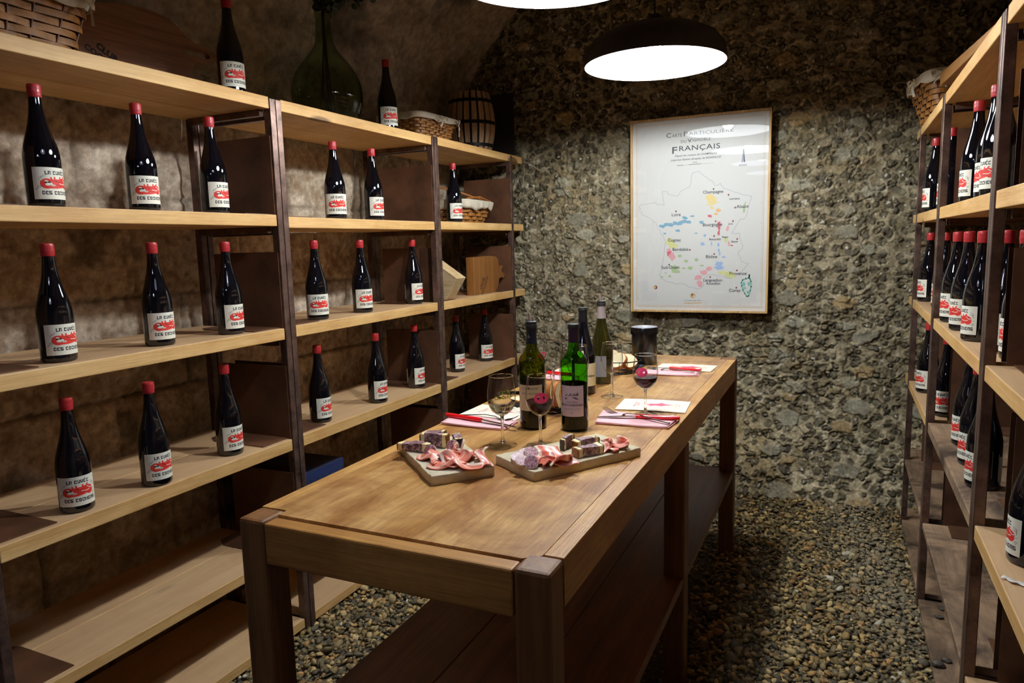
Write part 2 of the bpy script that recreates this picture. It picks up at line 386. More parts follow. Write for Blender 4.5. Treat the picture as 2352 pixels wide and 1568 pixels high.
# ------------------------------------------------------------------ gravel
def gravel():
    t = (1+5**.5)/2
    iv = np.array([(-1,t,0),(1,t,0),(-1,-t,0),(1,-t,0),(0,-1,t),(0,1,t),(0,-1,-t),(0,1,-t),(t,0,-1),(t,0,1),(-t,0,-1),(-t,0,1)], float); iv /= np.linalg.norm(iv[0])
    fi = np.array([(0,11,5),(0,5,1),(0,1,7),(0,7,10),(0,10,11),(1,5,9),(5,11,4),(11,10,2),(10,7,6),(7,1,8),(3,9,4),(3,4,2),(3,2,6),(3,6,8),(3,8,9),(4,9,5),(2,4,11),(6,2,10),(8,6,7),(9,8,1)])
    P = []
    def area(x0, x1, y0, y1, sp):
        xs = np.arange(x0, x1, sp); ys = np.arange(y0, y1, sp); a, b = np.meshgrid(xs, ys)
        a = a.ravel()+rng.uniform(-.5, .5, a.size)*sp; b = b.ravel()+rng.uniform(-.5, .5, b.size)*sp
        P.append(np.stack([a, b], 1))
    area(-.45, .735, 1.0, 3.90, .0140); area(-1.80, -1.0, .75, 2.6, .0150); area(-1.0, -.45, .75, 3.90, .024); area(-1.8, -1.0, 2.6, 3.90, .022)
    P = np.concatenate(P); n = len(P)
    sz = rng.lognormal(-4.60, .33, n); ax = np.stack([sz*rng.uniform(.9, 1.45, n), sz*rng.uniform(.7, 1.0, n), sz*rng.uniform(.35, .6, n)], 1)
    V = iv[None]*(1+rng.uniform(-.33, .30, (n, 12, 1)))*ax[:, None]
    def rot(V, a, i, j):
        c, s = np.cos(a)[:, None], np.sin(a)[:, None]; x = V[..., i].copy(); y = V[..., j].copy()
        V[..., i] = c*x-s*y; V[..., j] = s*x+c*y
    rot(V, rng.normal(0, .38, n), 0, 2); rot(V, rng.normal(0, .38, n), 1, 2); rot(V, rng.uniform(0, 6.28, n), 0, 1)
    bank = .035*np.clip((P[:, 1]-3.6)/.35, 0, 1)+.012*(fbm(P[:, 0]*3, P[:, 1]*3, 3, 9)-.5)
    z = rng.uniform(-.022, -.002, n)+bank
    V += np.stack([P[:, 0], P[:, 1], z], 1)[:, None]
    pal = np.array([lin(c)[:3] for c in ('#93805f', '#806c48', '#71654c', '#a58c5e', '#5c5444', '#91714a', '#ad9870', '#665a40', '#7d7052', '#504a3e')])
    c = pal[rng.integers(0, len(pal), n)]*rng.uniform(.55, 1.75, (n, 1)); wt = rng.random(n) < .012; c[wt] = np.array([.62, .58, .5])
    # paler chalk dust lane in front of the right-hand rack
    dst = np.exp(-(((P[:, 0]-.16+.12*(P[:, 1]-3.3))/.12)**2))*np.clip((P[:, 1]-2.3)/.6, 0, 1); c = c*(1-dst[:, None]*.35)+np.array([.42, .39, .33])*dst[:, None]*.35
    c = c*np.array([1.0, .96, .84])
    F = (fi[None]+(np.arange(n)*12)[:, None, None]).reshape(-1, 3)
    o = npmesh('gravel', V.reshape(-1, 3), F, rockmat('gravel_stone', .7, 130, .3, .001), np.repeat(c, 12, 0), smooth=False)
    tag(o, 'loose brown and grey flint gravel covering the cellar floor', 'gravel', kind='stuff')
    # soil of packed fines below the loose stones
    xs = np.arange(-2.3, .9, .03); ys = np.arange(.4, 4.1, .03); X, Y = np.meshgrid(xs, ys, indexing='ij')
    Zb = -.016+.035*np.clip((Y-3.6)/.35, 0, 1)+.012*(fbm(X*3, Y*3, 3, 9)-.5)
    col = np.ones(X.shape+(3,))*np.array([.11, .09, .065])*(.6+.8*fbm(X*20, Y*20, 3, 3))[..., None]
    o = npmesh('floor', np.stack([X, Y, Zb], -1).reshape(-1, 3), gridfaces(len(xs), len(ys)), rockmat('packed_fines', .95, 80, .5, .003), col.reshape(-1, 3)); tag(o, kind='structure')
gravel()

# ------------------------------------------------------------------ lamps
def lamp(i, y):
    lbl = ['farthest dome pendant lamp, glowing white inside, nearest the framed map', 'dome pendant lamp cut off by the top of the photo, its glowing rim just showing',
           'dome pendant lamp above the near end of the table, cool white bulb', 'dome pendant lamp hanging behind the camera'][i]
    t = thing('pendant_lamp', lbl, 'lamp', (LAMP_X, y, RIM_Z), 0, 'dome pendant lamps over the table')
    outer = [(.278, -.003), (.279, .02), (.272, .055), (.245, .09), (.19, .12), (.11, .14), (.05, .147), (.028, .15), (.024, .185), (.001, .19)]
    inner = [(.278, -.003), (.274, .0), (.272, .02), (.265, .053), (.238, .086), (.185, .114), (.11, .133), (.03, .141), (.001, .142)]
    m = MB().lathe(outer, 64); m.build('lamp_shade', M['shade_out'], t)
    MB().lathe(inner, 64).build('shade_lining', M['white_enamel'], t)
    sk = MB().lathe([(.001, .18), (.016, .18), (.018, .15), (.018, .085), (.014, .077), (.001, .075)], 20).build('bulb_socket', M['cord'], t)
    tint = [(.94, .985, 1), (.94, .985, 1), (.70, .74, 1.0), (.80, .84, 1.0)][i]
    m = MB(); m.lathe([(.001, .011), (.012, .013), (.024, .020), (.0315, .034), (.033, .047), (.029, .062), (.019, .075), (.014, .083)], 20)
    b = m.build('bulb', emis('bulb_glow', tint, BULB*(1 if i < 2 else .07)), sk)
    ztop = 3.03-RIM_Z
    MB().tube([(0, 0, .185), (.002, 0, .5), (0, 0, ztop)], .0035, 8).build('cord', M['cord'], t)
    return t
for i, y in enumerate(LAMP_Y): lamp(i, y)

# ------------------------------------------------------------------ shelving racks
def rack(side, label, y0, y1, levels, ths, board_ends=None, posts=(True, True), dirty=(), skip_ends=(), top_z=None):
    """side -1 left rack (front x=-1.755), +1 right rack (front x=.30)"""
    xf, xb = (-1.755, -2.150) if side < 0 else (.302, .700)
    d = -1 if side < 0 else 1            # direction from front into the rack
    t = thing('shelving_rack', label, 'rack', (xf, (y0+y1)/2, 0), 0, 'wood and steel shelving racks')
    org = (xf, (y0+y1)/2, 0)
    tz = top_z or levels[0]-.004
    tw, td = .025, (.030 if side < 0 else .024)
    for k, yy in enumerate((y0, y1-tw)):
        if not posts[k]: continue
        for xa in (xf-d*.003, xb-d*td):
            m = MB(); m.box(xa, xa+d*td, yy, yy+tw, -.015, tz)
            m.build('post', M['rust'], t, smooth=False, bevel=.002, origin=org)
        for z, th in zip(levels[:-1], ths[:-1]):
            ya = yy+(tw if k == 0 else -.018)
            MB().box(xf+d*.03, xb-d*.03, ya, ya+.018, z-th-.022, z-th-.0005).build('bracket', M['rust'], t, smooth=False, origin=org)
    e0, e1 = board_ends or (y0+tw+.002, y1-tw-.002)
    for i, (z, th) in enumerate(zip(levels, ths)):
        m = MB(); g = .0015; xm = xf+d*.20
        j = (random.random()-.5)*.004
        m.box(xf+d*0, xm-d*g, e0, e1, z-th, z); m.box(xm+d*g, xb, e0, e1, z-th, z)
        m.build('shelf_board', M['shelf_dirty'] if i in dirty else M['shelf'], t, smooth=False, bevel=.0025, origin=org)
    for i, z in enumerate(levels[1:-1]):
        for k, (yy, s) in enumerate(((y0+tw, 1), (y1-tw, -1))):
            if (i, k) in skip_ends: continue
            m = MB(); ht = .262; so = (.09 if (abs(y1-2.955) < .01 and k == 1 and i == 1) else 0) if side < 0 else (.125 if (i == 0 and 2.9 < yy < 2.97) else .034 if z > 1 else .060); a = xf+d*(.006+so); b2 = xf+d*.305
            m.box(a, b2, yy+s*.001, yy+s*.004, z+.0005, z+ht)
            wd = .15 if k == 0 else .125
            m.prism([(xf+d*(.02+so), yy), (xf+d*(.018+so), yy+s*wd), (xf+d*.245, yy+s*wd), (xf+d*.29, yy+s*(wd-.03)), (xf+d*.29, yy)][::(1 if s*d < 0 else -1)], .003, Matrix.Translation((0, 0, z+.0005)))
            m.build('steel_bookend', M['plate'], t, smooth=False, origin=org)
    return t
random.seed(5)
lv = [1.895, 1.507, 1.117, .720, .332, .038]; th = [.039, .039, .040, .042, .034, .035]
rack(-1, 'left-hand rack bay nearest the camera, with three bottles on each middle shelf', .885, 1.915, lv, th)
lv2 = [1.895, 1.502, 1.119, .720, .332, .038]
rack(-1, 'middle bay of the left-hand rack, below the green demijohn', 1.918, 2.955, lv2, th)
rack(-1, 'far bay of the left-hand rack, against the flint wall, holding crate and baskets', 2.957, 3.82, [1.899, 1.505, 1.117, .716, .332, .038], th, board_ends=(2.984, 3.965))
rv = [1.860, 1.475, 1.087, .708, .328, .030]; rth = [.039, .040, .037, .036, .022, .020]
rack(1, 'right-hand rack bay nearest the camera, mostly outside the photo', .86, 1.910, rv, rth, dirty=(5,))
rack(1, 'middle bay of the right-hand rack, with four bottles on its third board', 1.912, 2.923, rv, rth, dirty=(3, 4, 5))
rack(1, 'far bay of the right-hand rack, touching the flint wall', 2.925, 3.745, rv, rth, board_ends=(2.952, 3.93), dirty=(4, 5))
# dark sheet added on the top board for shade in the far left corner
o = MB().box(-2.10, -1.79, 3.935, 3.945, 1.8995, 2.27).build('shadow_sheet', plain('dark_shadow_sheet', '#2a2320', .55, .3), smooth=False, origin=(-1.9, 3.94, 1.899))
tag(o, 'added dark sheet standing in for shade at the far left corner, behind the small barrel', 'sheet')

# ------------------------------------------------------------------ shelf wine bottles
GL = {'L': ["##....","##....","##....","##....","##....","##....","######","######"], 'A': ["######","######","##..##","##..##","######","##..##","##..##","##..##"],
 'C': ["######","######","##..##","##....","##....","##..##","######","######"], 'U': ["##..##","##..##","##..##","##..##","##..##","##..##","######","######"],
 'V': ["##..##","##..##","##..##","##..##","##..##",".####.",".####.","..##.."], 'E': ["######","######","##....","#####.","##....","##....","######","######"],
 'D': ["#####.","######","##..##","##..##","##..##","##..##","######","#####."], 'S': ["######","######","##....","######","######","....##","######","######"],
 'O': ["######","######","##..##","##..##","##..##","##..##","######","######"], 'H': ["##..##","##..##","##..##","######","##..##","##..##","##..##","##..##"],
 'N': ["######","######","##..##","##..##","##..##","##..##","##..##","##..##"]}
def art_label():
    W, Hh, c = 103, 78, .75; nu, nv = int(W/c), int(Hh/c); g = np.zeros((nu, nv), int)
    U, Vv = np.meshgrid((np.arange(nu)+.5)*c, (np.arange(nv)+.5)*c, indexing='ij')
    def ell(cx, cy, rx, ry, m, a=0):
        ca, sa = math.cos(a), math.sin(a); x = U-cx; y = Vv-cy
        g[((ca*x+sa*y)/rx)**2+((-sa*x+ca*y)/ry)**2 < 1] = m
    def line(pts, w, m):
        for (x0, y0), (x1, y1) in zip(pts, pts[1:]):
            dx, dy = x1-x0, y1-y0; L2 = dx*dx+dy*dy+1e-9; t = np.clip(((U-x0)*dx+(Vv-y0)*dy)/L2, 0, 1)
            g[np.hypot(U-x0-t*dx, Vv-y0-t*dy) < w/2] = m
    def text(s, x, y, w, h, gap=1.1):
        n = len(s)
        for ch in s:
            if ch != ' ':
                acc = ch == 'É'; B = GL['E' if acc else ch]
                for r in range(8):
                    for q in range(6):
                        if B[r][q] == '#':
                            g[(U >= x+q*w/6) & (U < x+(q+1)*w/6) & (Vv >= y+(7-r)*h/8) & (Vv < y+(8-r)*h/8)] = 2
                if acc: line([(x+w*.35, y+h+1), (x+w*.7, y+h+3)], 1.4, 2)
            x += (w+gap) if ch != ' ' else w*.7
    def arc(cx, cy, r, a0, a1, w, m, k=1.0): line([(cx+r*math.cos(a)*(1-(1-k)*i/16), cy+r*math.sin(a)*(1-(1-k)*i/16)) for i, a in enumerate(np.linspace(a0, a1, 17))], w, m)
    # lying red pig: one long body, snout to the left, sunglasses, trotters in the air
    ell(52, 38, 35, 11.5, 1, .08); ell(30, 38, 15, 12.5, 1); ell(72, 42, 18, 10, 1); ell(80, 36, 10, 9, 1)
    for x, y, a in ((40, 50, 1.9), (48, 51, 1.5), (63, 52, 1.2), (74, 53, .9)): ell(x, y, 4.5, 2.2, 1, a)
    ell(34, 37, 8, 4.2, 0, .15); ell(42, 34, 7, 2.2, 0, -.1); ell(29, 44, 4, 2.5, 0, -.4)
    ell(28, 41, 3.2, 2.1, 2); ell(35, 41.5, 3.2, 2.1, 2); line([(25, 41), (38, 42)], 1.1, 2); line([(36, 34), (48, 32.5)], 1.0, 2)
    for pts in ([(50, 45), (58, 41), (66, 44)], [(52, 36), (62, 33), (70, 37)], [(66, 48), (74, 44), (82, 46)], [(70, 33), (78, 30)], [(47, 47), (52, 42)]): line(pts, .9, 2)
    line([(60, 39), (72, 37), (80, 39)], 1.6, 0); line([(74, 48), (84, 42), (90, 44)], 1.8, 0)
    # outlined ears, trotters and curled tail beyond the body
    for k in range(3): arc(17+k*4.2, 50+k*2.6, 3.6, .4, 3.9, .8, 3)
    line([(14, 46), (20, 43), (24, 47)], .9, 3); arc(13, 30, 4.6, 0, 9.4, .9, 3, .25); line([(9, 28), (5, 24), (9, 25)], .8, 3); line([(17, 33), (21, 30)], .9, 3)
    for k in range(3): arc(88, 47+k*3.2, 6, -.4, 1.9, .8, 3)
    arc(93, 27, 4, 0, 9, .8, 3, .25); line([(90, 36), (97, 36)], .7, 3); line([(90, 38), (97, 38)], .7, 3)
    text('LA CUVÉE', 27, 60, 6.0, 9.0, 1.0); text('DES COCHONS', 18, 11, 6.3, 9.0, 1.0)
    g[(U < .01)] = 0
    return g, W, Hh, nu, nv
ART = art_label()
def label_mesh(r, zc0, parent):
    g, W, Hh, nu, nv = ART
    ang = W/1000/r; us = np.linspace(-ang/2, ang/2, nu+1); zs = np.linspace(zc0, zc0+Hh/1000, nv+1); A, Z = np.meshgrid(us, zs, indexing='ij')
    V = np.stack([(r+.0004)*np.cos(A), (r+.0004)*np.sin(A), Z], -1).reshape(-1, 3); F = gridfaces(nu+1, nv+1)
    o = npmesh('label', V, F, [M['cream'], M['ink_red'], M['ink_black'], M['ink_grey']], parent=parent)
    o.data.polygons.foreach_set('material_index', g.ravel().astype(np.int32)); o.data.update()
    return o
BURG = [(.001, .004), (.030, .0), (.038, .001), (.0412, .005), (.0415, .012), (.0415, .118), (.0407, .132), (.0375, .150), (.0320, .170), (.0262, .190), (.0212, .210), (.0178, .230), (.0156, .248), (.0146, .262), (.0143, .272)]
def make_bottle(label):
    t = thing('wine_bottle', label, 'bottle', (0, 0, 0), 0, 'red-capped wine bottles on the racks')
    MB().lathe(BURG, 40).build('glass_body', M['black_glass'], t)
    MB().lathe([(.0148, .269), (.0156, .2705), (.0155, .276), (.0160, .280), (.0165, .283), (.0157, .2865), (.0162, .290), (.0160, .297), (.0148, .3005), (.009, .3020), (.0001, .3025)], 24).build('wax_cap', M['wax'], t)
    label_mesh(.0415, .0195, t)
    m = MB(); a0 = PI-math.radians(50)
    m.lathe([(.0418, .025), (.0418, .092)], 24, a0=a0, a1=PI+math.radians(50)); m.build('back_label', M['cream'], t)
    return t
bottle0 = None
def put(x, y, z, face, lab):
    global bottle0
    if bottle0 is None:
        bottle0 = make_bottle(lab); bottle0.location = (x, y, z); bottle0.rotation_euler = (0, 0, face); b = bottle0
    else: b = dup(bottle0, (x, y, z), face, lab)
    return b
bayn = {1: 'nearest', 2: 'middle', 3: 'far'}
LB = [  # z, bay, shelf word, [(x, y, facing deg)]
 (1.895, 1, 'top board', [(-1.835, 1.812, -23)]), (1.895, 2, 'top board', [(-1.835, 2.700, -32)]),
 (1.507, 1, 'second board', [(-1.83, 1.160, 5), (-1.83, 1.440, -16), (-1.83, 1.698, 4)]),
 (1.502, 2, 'second board', [(-1.83, 2.300, -41), (-1.83, 2.555, -7)]), (1.505, 3, 'second board', [(-1.83, 3.255, -20)]),
 (1.117, 1, 'third board', [(-1.83, 1.148, 0), (-1.83, 1.450, -9), (-1.83, 1.722, 5)]),
 (1.119, 2, 'third board', [(-1.83, 2.155, -38), (-1.83, 2.440, -21), (-1.84, 2.855, 0)]),
 (.720, 1, 'fourth board', [(-1.82, 1.145, -26), (-1.80, 1.372, -7), (-1.83, 1.678, 0)]),
 (.720, 2, 'fourth board', [(-1.83, 2.135, 2), (-1.82, 2.500, -4), (-1.835, 2.832, 5)]),
 (.716, 3, 'fourth board', [(-1.865, 3.288, -3), (-1.875, 3.649, -29)])]
pos3 = {1: ['only'], 2: ['left', 'right'], 3: ['left', 'middle', 'right']}
for z, bay, word, L in LB:
    names = pos3[len(L)]
    for k, (x, y, a) in enumerate(L):
        nm = 'the only one on' if len(L) == 1 else f'{names[k]} of {"three" if len(L) == 3 else "two"} on'
        put(x, y, z+.0003, math.radians(a), f'red-capped bottle, {nm} the {word} of the {bayn[bay]} left-hand bay')
RB = [
 (1.860, 'in shadow behind the basket, on the far right-hand top board', [(.50, 3.30, -180)]),
 (1.860, 'in deep shadow behind the tilted plank, on the right-hand top board', [(.52, 2.72, -180)]),
 (1.475, 'farthest on the second board of the far right-hand bay', [(0.340, 3.487, -188)]),
 (1.475, 'beside the post on the second board of the far right-hand bay', [(0.362, 3.189, -178)]),
 (1.475, 'with dusty cap, farthest of three on the middle right-hand second board', [(0.360, 2.593, -183)]),
 (1.475, 'second of three on the middle right-hand second board', [(0.365, 2.347, -178)]),
 (1.475, 'nearest of three on the middle right-hand second board', [(0.358, 2.212, -165)]),
 (1.475, 'behind the front post, second board of the nearest right-hand bay', [(.41, 1.80, -100)]),
 (1.087, 'left of two on the third board of the far right-hand bay', [(.352, 3.64, -175)]),
 (1.087, 'half behind the post on the third board of the far right-hand bay', [(.375, 3.32, -150)]),
 (1.087, 'farthest of four on the third board of the middle right-hand bay', [(.350, 2.795, -172)]),
 (1.087, 'second of four on the third board of the middle right-hand bay', [(.350, 2.560, -165)]),
 (1.087, 'third of four on the third board of the middle right-hand bay', [(.350, 2.315, -176)]),
 (1.087, 'nearest of four on the third board of the middle right-hand bay', [(.372, 2.120, -172)]),
 (1.087, 'right of the front post on the third board of the middle right-hand bay', [(.385, 1.985, -195)]),
 (.708, 'farthest on the fourth board of the far right-hand bay', [(0.350, 3.470, -165)]),
 (.708, 'next to the post on the fourth board of the far right-hand bay', [(.368, 3.035, -124)]),
 (.708, 'farthest of three on the fourth board of the middle right-hand bay', [(.382, 2.62, -165)]),
 (.708, 'second of three on the fourth board of the middle right-hand bay', [(.372, 2.40, -172)]),
 (.708, 'nearest of three on the fourth board of the middle right-hand bay', [(.362, 2.19, -176)]),
 (.708, 'with label turned right, behind the post on the middle right-hand fourth board', [(.450, 2.135, -90)]),
 (.708, 'alone on the fourth board of the nearest right-hand bay', [(.372, 1.700, -197)])]
for z, lab, L in RB:
    for x, y, a in L: put(x, y, z+.0003, math.radians(a), 'red-capped bottle '+lab)
# ------------------------------------------------------------------ the long table
TT = .870
tx0, tx1, ty0, ty1 = -1.057, -.400, .973, 3.183
tab = thing('tasting_table', 'long honey-coloured oak table with lower shelf, laid for a tasting', 'table', ((tx0+tx1)/2, (ty0+ty1)/2, 0))
TO = ((tx0+tx1)/2, (ty0+ty1)/2, 0); lw = .064; rw = .036
def legbox(x, y, wx=lw, wy=lw, top=TT):
    MB().box(x, x+wx, y, y+wy, -.02, top).build('leg', M['leg'], tab, smooth=False, bevel=.007, origin=TO)
legbox(tx0, ty0); legbox(tx1-lw, ty0); legbox(tx0, ty1-lw); legbox(tx1-lw, ty1-lw, top=TT+.001)
legbox(tx0, 2.042, top=TT-.085); legbox(tx1-lw, 2.042, top=TT-.085)
MB().box(tx0+lw+.0015, tx1-lw-.0015, ty0, ty0+rw, TT-.086, TT-.003).build('end_rail', M['rail_x'], tab, smooth=False, bevel=.004, origin=TO)
MB().box(tx0+lw+.001, tx1-lw-.001, ty1-rw, ty1, TT-.086, TT-.001).build('end_rail', M['rail_x'], tab, smooth=False, bevel=.003, origin=TO)
for x0, x1 in ((tx0, tx0+rw), (tx1-rw, tx1)):
    MB().box(x0, x1, ty0+lw+.001, ty1-lw-.001, TT-.086, TT-.0001).build('side_rail', M['rail'], tab, smooth=False, bevel=.0012, origin=TO)
m = MB(); edges = np.linspace(tx0+rw+.0005, tx1-rw-.0005, 6)
m.prism([(tx0+rw+.0005, ty0+lw+.001), (tx0+lw+.001, ty0+lw+.001), (tx0+lw+.001, ty0+rw+.005), (tx1-lw-.0005, ty0+rw+.003), (tx1-rw-.0005, ty0+lw-.004), (tx1-rw-.0005, ty1-lw-.001), (tx1-lw-.001, ty1-lw-.001),
         (tx1-lw-.001, ty1-rw-.0015), (tx0+lw+.001, ty1-rw-.0015), (tx0+lw+.001, ty1-lw-.001), (tx0+rw+.0005, ty1-lw-.001)], .03, Matrix.Translation((0, 0, TT-.03)))
m.build('tabletop', M['table'], tab, smooth=False, origin=TO)
m = MB(); us = np.linspace(tx0+.004, tx1-.004, 4)
for a, b in zip(us, us[1:]): m.box(a+.0008, b-.0008, ty0+.03, ty1-.02, .342, .372)
m.build('lower_shelf', M['undershelf'], tab, smooth=False, bevel=.002, origin=TO)

# ------------------------------------------------------------------ lettering and flat print
_tc = {}
def glyphs(s, size, bold=0.0, shear=0.0, space=1.0):
    k = (s, bold, shear, space)
    if k not in _tc:
        cu = bpy.data.curves.new('text', 'FONT'); cu.body = s; cu.size = 1; cu.align_x = 'CENTER'; cu.offset = bold; cu.shear = shear
        cu.space_character = space; cu.resolution_u = 3
        ob = bpy.data.objects.new('text', cu); C.objects.link(ob); dg = bpy.context.evaluated_depsgraph_get(); dg.update()
        me = ob.evaluated_get(dg).to_mesh()
        _tc[k] = ([(v.co.x, v.co.y) for v in me.vertices], [tuple(p.vertices) for p in me.polygons])
        ob.evaluated_get(dg).to_mesh_clear(); bpy.data.objects.remove(ob); bpy.data.curves.remove(cu)
    v, f = _tc[k]; return [(x*size, y*size) for x, y in v], f
class Ink:
    """flat print in (u, v) metres, mapped to the sheet with fn(u, v, lift)"""
    def __init__(s, fn): s.m = MB(); s.fn = fn
    def poly(s, pts, m=0, lift=.0003): s.m.add([s.fn(u, v, lift) for u, v in pts], [tuple(range(len(pts)))], m)
    def text(s, t, u, v, size, m=0, bold=0, rot=0, lift=.0004, shear=0, space=1.0):
        vs, fs = glyphs(t, size, bold, shear, space); c, sn = math.cos(rot), math.sin(rot)
        s.m.add([s.fn(u+c*x-sn*y, v+sn*x+c*y, lift) for x, y in vs], fs, m)
    def stroke(s, pts, w, m=0, lift=.00035):
        for (a, b), (c, d) in zip(pts, pts[1:]):
            L = math.hypot(c-a, d-b) or 1e-6; nx, ny = -(d-b)/L*w/2, (c-a)/L*w/2; ex, ey = (c-a)/L*w*.3, (d-b)/L*w*.3
            s.m.add([s.fn(*p, lift) for p in ((a-ex+nx, b-ey+ny), (a-ex-nx, b-ey-ny), (c+ex-nx, d+ey-ny), (c+ex+nx, d+ey+ny))], [(0, 1, 2, 3)], m)
    def ring(s, u, v, r0, r1, m=0, n=20, lift=.0003, k=1.0):
        a = [2*PI*i/n for i in range(n)]
        s.m.add([s.fn(u+r*math.cos(t), v+k*r*math.sin(t), lift) for r in (r0, r1) for t in a], [(i, (i+1) % n, n+(i+1) % n, n+i) for i in range(n)], m)
    def disc(s, u, v, r, m=0, n=18, lift=.0003, k=1.0): s.poly([(u+r*math.cos(2*PI*i/n), v+k*r*math.sin(2*PI*i/n)) for i in range(n)], m, lift)

# ------------------------------------------------------------------ framed map
def wine_map():
    x0, x1, z0, z1, y = -1.083, -.348, .990, 2.040, 3.935
    W, Hh = x1-x0, z1-z0
    t = thing('framed_map', 'tall framed wine map of France behind glass on the flint wall', 'picture', ((x0+x1)/2, y+.02, z0)); org = ((x0+x1)/2, y+.02, z0)
    fw = .011; fr = MB()
    for a, b, c, d in ((x0, x1, z0, z0+fw), (x0, x1, z1-fw, z1), (x0, x0+fw, z0+fw, z1-fw), (x1-fw, x1, z0+fw, z1-fw)): fr.box(a, b, y-.004, y+.022, c, d)
    fr.build('frame', wood('frame_oak', '#b99358', '#d8b27a', 'Z', .5, knots=False), t, smooth=False, bevel=.0012, origin=org)
    MB().box(x0+.004, x1-.004, y+.014, y+.021, z0+.004, z1-.004).build('backing_board', plain('board', '#6b4d33', .8), t, smooth=False, origin=org)
    yp = y+.012
    fn = lambda u, v, l: (x0+u*W, yp-l, z1-v*Hh)
    names = ['paper', 'ink_grey', 'gold', 'line', 'blue', 'yellow', 'orange', 'red', 'green', 'pink', 'sky', 'teal', 'ygreen', 'dark']
    cols = ['#e6e6e2', '#55555c', '#dcb274', '#b4b6c4', '#86b4cc', '#f2dc96', '#eebf86', '#d9707a', '#b9cf9a', '#eeb0b6', '#a9c4ea', '#8ccabc', '#e0e29c', '#7a2a2c']
    mats = [plain('map_'+n, c, .6) for n, c in zip(names, cols)]; K = {n: i for i, n in enumerate(names)}
    ik = Ink(fn); ik.m.box(x0+fw*.5, x1-fw*.5, yp, yp+.002, z0+fw*.5, z1-fw*.5, 0)
    A = W  # u scale in metres
    def P(px, py):   # sheet coordinates read from the print (1000 wide)
        u = (px-45)/1015.; yt = 125-90*u; yb = 1500+20*u; return u, (py-yt)/(yb-yt)
    fn2 = lambda a, b, l: fn(a/W, b/Hh, l)
    ik.fn = fn2
    lc = [0]
    def Q(px, py): u, v = P(px, py); return u*W, v*Hh
    def T(s, px, py, size, m='ink_grey', **k):
        u, v = Q(px, py); vs, fs = glyphs(s, size, k.get('bold', .008), k.get('shear', 0), k.get('space', 1.0)); sx = k.get('sx', 1)
        ik.m.add([fn2(u+x*sx, v-yy, .0014) for x, yy in vs], fs, K[m])
    def TW(s, xa, xb, yy, hgt, m='ink_grey', bold=.008, shear=0):
        (ua, va), (ub, vb) = Q(xa, yy), Q(xb, yy); vs, fs = glyphs(s, 1.0, bold, shear, 1.08); xs = [q[0] for q in vs]; w0 = max(xs)-min(xs); k = (ub-ua)/w0
        ik.m.add([fn2(ua+(q[0]-min(xs))*k, va-q[1]*hgt/.72, .0008) for q in vs], fs, K[m])
    b1, b2 = .030, .034
    for q, wd in ((b1, .0016), (.0365, .0008)):
        c = [(q, q), (W-q, q), (W-q, Hh-q), (q, Hh-q), (q, q)]; ik.stroke(c, wd, K['gold'], .0004)
    for i in range(1, 7): ik.disc(.05+i*(W-.1)/7, .047, .0012, K['ink_grey'], 8); ik.disc(.05+i*(W-.1)/7, Hh-.047, .0012, K['ink_grey'], 8)
    for i in range(1, 9): ik.disc(.042, .05+i*(Hh-.1)/9, .0012, K['ink_grey'], 8); ik.disc(W-.042, .05+i*(Hh-.1)/9, .0012, K['ink_grey'], 8)
    TW('C', 316, 352, 240, .024, bold=.004); TW('ARTE', 358, 432, 237, .018, bold=.0); TW('P', 446, 474, 229, .024, bold=.004); TW('ARTICULIÈRE', 482, 800, 222, .018, bold=.0)
    TW('DU', 424, 464, 276, .015, bold=0); TW('V', 473, 504, 273, .020, bold=.01); TW('IGNOBLE', 509, 640, 266, .015, bold=0)
    TW('F', 360, 398, 352, .036, bold=.012); TW('RANÇAIS', 412, 708, 334, .027, bold=.006)
    TW('Depuis les coteaux de CHAMPAGNE', 380, 690, 375, .0105, shear=.35, bold=.01); TW("jusqu'aux falaises abruptes de BONIFACIO", 348, 716, 405, .0105, shear=.35, bold=.01)
    ik.stroke([Q(398, 437), Q(442, 434)], .0022, K['ink_grey']); ik.stroke([Q(442, 434), Q(484, 430)], .0007, K['ink_grey']); ik.stroke([Q(484, 430), Q(573, 424)], .0022, K['ink_grey']); ik.stroke([Q(573, 424), Q(660, 420)], .0007, K['ink_grey'])
    T('Échelle', 530, 416, .008)
    ik.poly([Q(868, 322), Q(874, 322), Q(884, 415), Q(878, 418), Q(872, 410), Q(866, 418), Q(858, 415)], K['line']); ik.poly([Q(870, 322), Q(874, 322), Q(884, 415), Q(876, 412)], K['ink_grey'], .0008); T('NORD', 870, 442, .0125, space=1.2)
